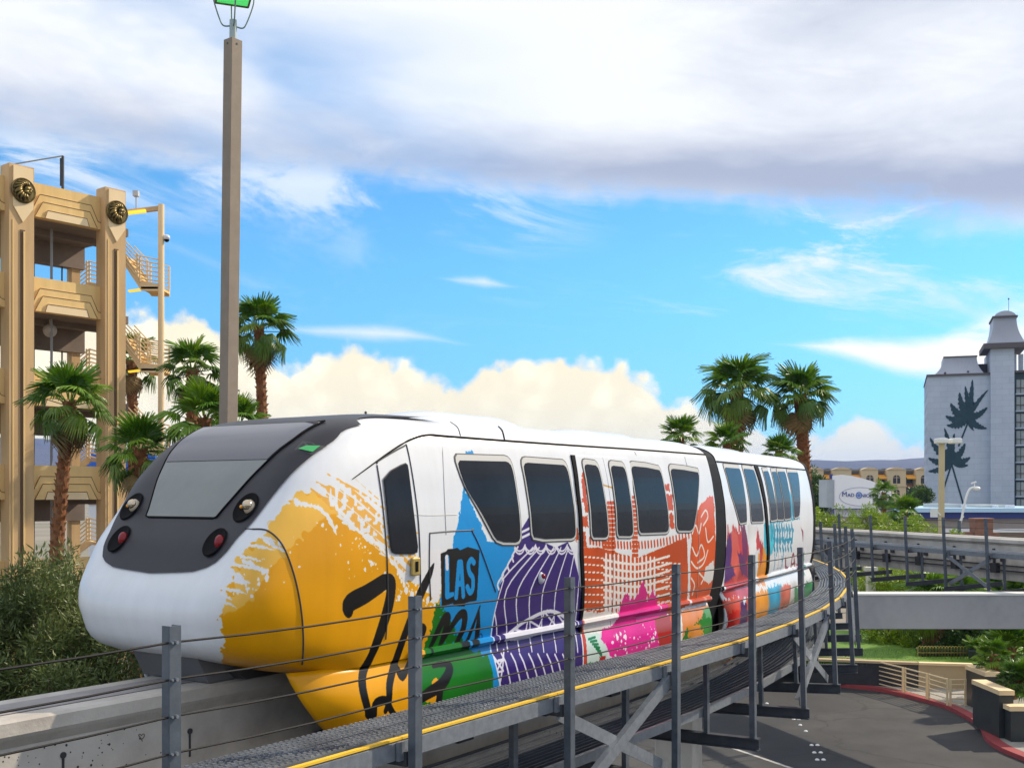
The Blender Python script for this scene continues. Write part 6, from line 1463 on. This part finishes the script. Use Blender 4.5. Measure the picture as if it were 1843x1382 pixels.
pbush('dense tree between far beam and cross-beam, above the slim pillar', 1590, 1050, 62, 2.2, .95, bushy_m, 60, 12, 'tree', 'tree', .24, .04, 480, True)
pbush('dense tree between far beam and cross-beam, below the cream post', 1652, 1050, 66, 2.2, .8, bushy_m, 60, 13, 'tree', 'tree', .24, .04, 480, True)
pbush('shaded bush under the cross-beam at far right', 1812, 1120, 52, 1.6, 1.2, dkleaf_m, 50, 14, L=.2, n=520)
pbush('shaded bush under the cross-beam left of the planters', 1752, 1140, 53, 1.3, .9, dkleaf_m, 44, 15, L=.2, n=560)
pbush('bright shrub on the lawn just right of the slim white pillar', 1592, 1162, 56, .9, .55, bushy_m, 34, 21, L=.16, w=.03, n=1300)
pbush('bright shrub on the lawn left of the hooped fence', 1632, 1166, 55, .8, .5, bushy_m, 34, 22, L=.16, w=.03, n=1300)
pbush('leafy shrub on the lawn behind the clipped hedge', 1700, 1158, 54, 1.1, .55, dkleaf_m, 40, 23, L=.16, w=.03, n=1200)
c = P(1702, 1181, 51.0); hg = thing('clipped_hedge', (c.x, c.y, 1.1), 'clipped dark green hedge behind the hooped fence', 'hedge'); mb = MB(); cs = [(P(x, 0, 51.2).x, 51.2+dy_, 1.02+z, .16) for x in np.linspace(1658, 1746, 18) for dy_ in (0, .35) for z in (.12, .34)]
leaf_cloud(mb, cs, 3400, .07, .02, 40); mb.build('foliage', dkleaf_m, hg, recalc=False); MB().box((c.x, 51.4, 1.22), (2.1, .5, .36)).build('stem', bark2_m, hg)
c = P(1756, 1190, 50); pot = thing('flower_pot', (c.x, c.y, 1.1), 'round dark flower pot with a spiky plant on the tan wall corner', 'pot'); MB().tube([Vector((c.x, c.y, 1.06)), Vector((c.x, c.y, 1.2)), Vector((c.x, c.y, 1.55)), Vector((c.x, c.y, 1.62))], [.22, .30, .36, .34], 16).build('pot_body', pl_m, pot)
for i in range(9):
    o = bpy.data.objects.new('leaf', FR['up'][i % 3]); COL.objects.link(o); o.parent = pot; o.location = (0, 0, .5); o.scale = (.8,)*3; o.rotation_euler = (0, -R(70-i*6), i*2.4)
def cycad(label, px, py, Z, r_, base_z, seed, n=30):
    t_ = P(px, py, Z); return palm(label, Vector((t_.x, t_.y, max(t_.z, base_z+.35))), r_, n, (0, 0), .18, seed, base_z, .9, .72, 0, 'low fan plants in the planters')
cycad('big spreading fan plant behind the tallest planter', 1822, 1165, 46, 1.5, .14, 51); cycad('fan plant on top of the middle planter', 1838, 1225, 40, .95, 1.6, 52); cycad('fan plant on the tallest planter, left of the others', 1790, 1178, 43.8, .8, 1.5, 53, 24)
pbush('bright rounded shrub on the tallest planter', 1800, 1200, 44.2, .8, .42, dkleaf_m, 30, 16, L=.12, w=.03, n=2200); pbush('shrub filling the middle planter', 1830, 1232, 39.8, .7, .42, dkleaf_m, 30, 17, L=.12, w=.03, n=2200)
# parked car half hidden behind the slim pillar
cc = G(1598, 1172); cc.y = 66; cc.x = (1600-CX)/F*66; car = thing('parked_car', (cc.x, cc.y, 0), 'dark parked car half hidden by the tree under the cross-beam', 'car')
cpaint = mat('dark car paint', (.03, .035, .045), .25, coat=.6)
X1, Y1 = Vector((1, 0, 0)), Vector((0, 1, 0)); o = Vector((cc.x-2.1, cc.y-.85, 0))
MB().prism([(0, .35), (0, .75), (.3, .95), (1.1, 1.0), (3.4, 1.0), (4.1, .85), (4.3, .6), (4.3, .35)], o, X1, UP, Y1*1.7).build('body', cpaint, car, bevel=.06); MB().prism([(.9, .98), (1.5, 1.45), (2.9, 1.46), (3.5, .98)], o+Y1*.12, X1, UP, Y1*1.46).build('cabin', glass_m, car, bevel=.05)
for x in (.85, 3.4):
    for y in (.05, 1.45): w_ = MB().tube([o+X1*x+Y1*y+UP*.33, o+X1*x+Y1*(y+.2)+UP*.33], .33, 18).build('wheel', black_r, car); MB().tube([o+X1*x+Y1*(y-.01)+UP*.33, o+X1*x+Y1*(y+.21)+UP*.33], .19, 12).build('rim', galv_lt, w_)
for y in (.12, 1.35): MB().box(o+X1*.03+Y1*(y+.1)+UP*.72, (.08, .26, .14)).build('headlight', lensm, car)
# ---------------------------------------------------------------- hills and the air before them
def ridge(prof_, Zr, depth, seed, name):
    r = np.random.RandomState(seed); xs = np.linspace(prof_[0][0], prof_[-1][0], 150); ys = np.interp(xs, [p[0] for p in prof_], [p[1] for p in prof_]); mb = MB(); rows = 9
    for k_ in range(rows):
        t = k_/(rows-1); e = math.sin(t*math.pi/2)**1.3
        for i, x in enumerate(xs):
            z = (CH+(HY-ys[i])/F*Zr)*e*(1+.22*(1-e)*math.sin(i*.9+k_*.7)+.10*(r.rand()-.5)*(1-t*.85)); mb.v.append(((x-CX)/F*Zr, Zr-depth*(1-t)+depth*.06*math.sin(i*.55), z-1.0*(1-t)))
    n = len(xs); mb.f = [(k_*n+i, k_*n+i+1, (k_+1)*n+i+1, (k_+1)*n+i) for k_ in range(rows-1) for i in range(n-1)]; b = len(mb.v)
    mb.v += [((x-CX)/F*Zr, Zr+depth, -1.0) for x in xs]; mb.f += [((rows-1)*n+i, (rows-1)*n+i+1, b+i+1, b+i) for i in range(n-1)]; mb.m = [0]*len(mb.f)
    tag(mb.build(name, mat('desert rock', (.085, .075, .078), .95, c2=(.06, .055, .06), sc=.006, c3=(.11, .092, .085), sc3=.002), smooth=True), kind='structure')
ridge([(-2600, 840), (-1400, 815), (-700, 800), (-200, 792), (40, 789), (60, 788), (100, 792), (200, 815), (330, 838), (600, 850), (900, 852), (1250, 842), (1400, 832), (1440, 829), (1455, 826), (1470, 830), (1500, 833), (1530, 831), (1560, 829), (1580, 831), (1610, 828), (1640, 824), (1669, 823.5), (1750, 822), (1900, 828), (2300, 838), (3200, 830), (4400, 845)], 4200, 1500, 9, 'hills')
hz = MB().box((0, 2900, 118), (15000, 7200, 240)).build('haze', mat('haze air', (1, 1, 1)), None); tag(hz, kind='stuff')
hm = MATS['haze air'].node_tree; hm.nodes.clear(); pv = nd('ShaderNodeVolumePrincipled', hm); pv.inputs['Color'].default_value = (.17, .41, 1.0, 1); pv.inputs['Density'].default_value = 0.9e-4; pv.inputs['Anisotropy'].default_value = .15; oo = nd('ShaderNodeOutputMaterial', hm); hm.links.new(pv.outputs[0], oo.inputs['Volume'])
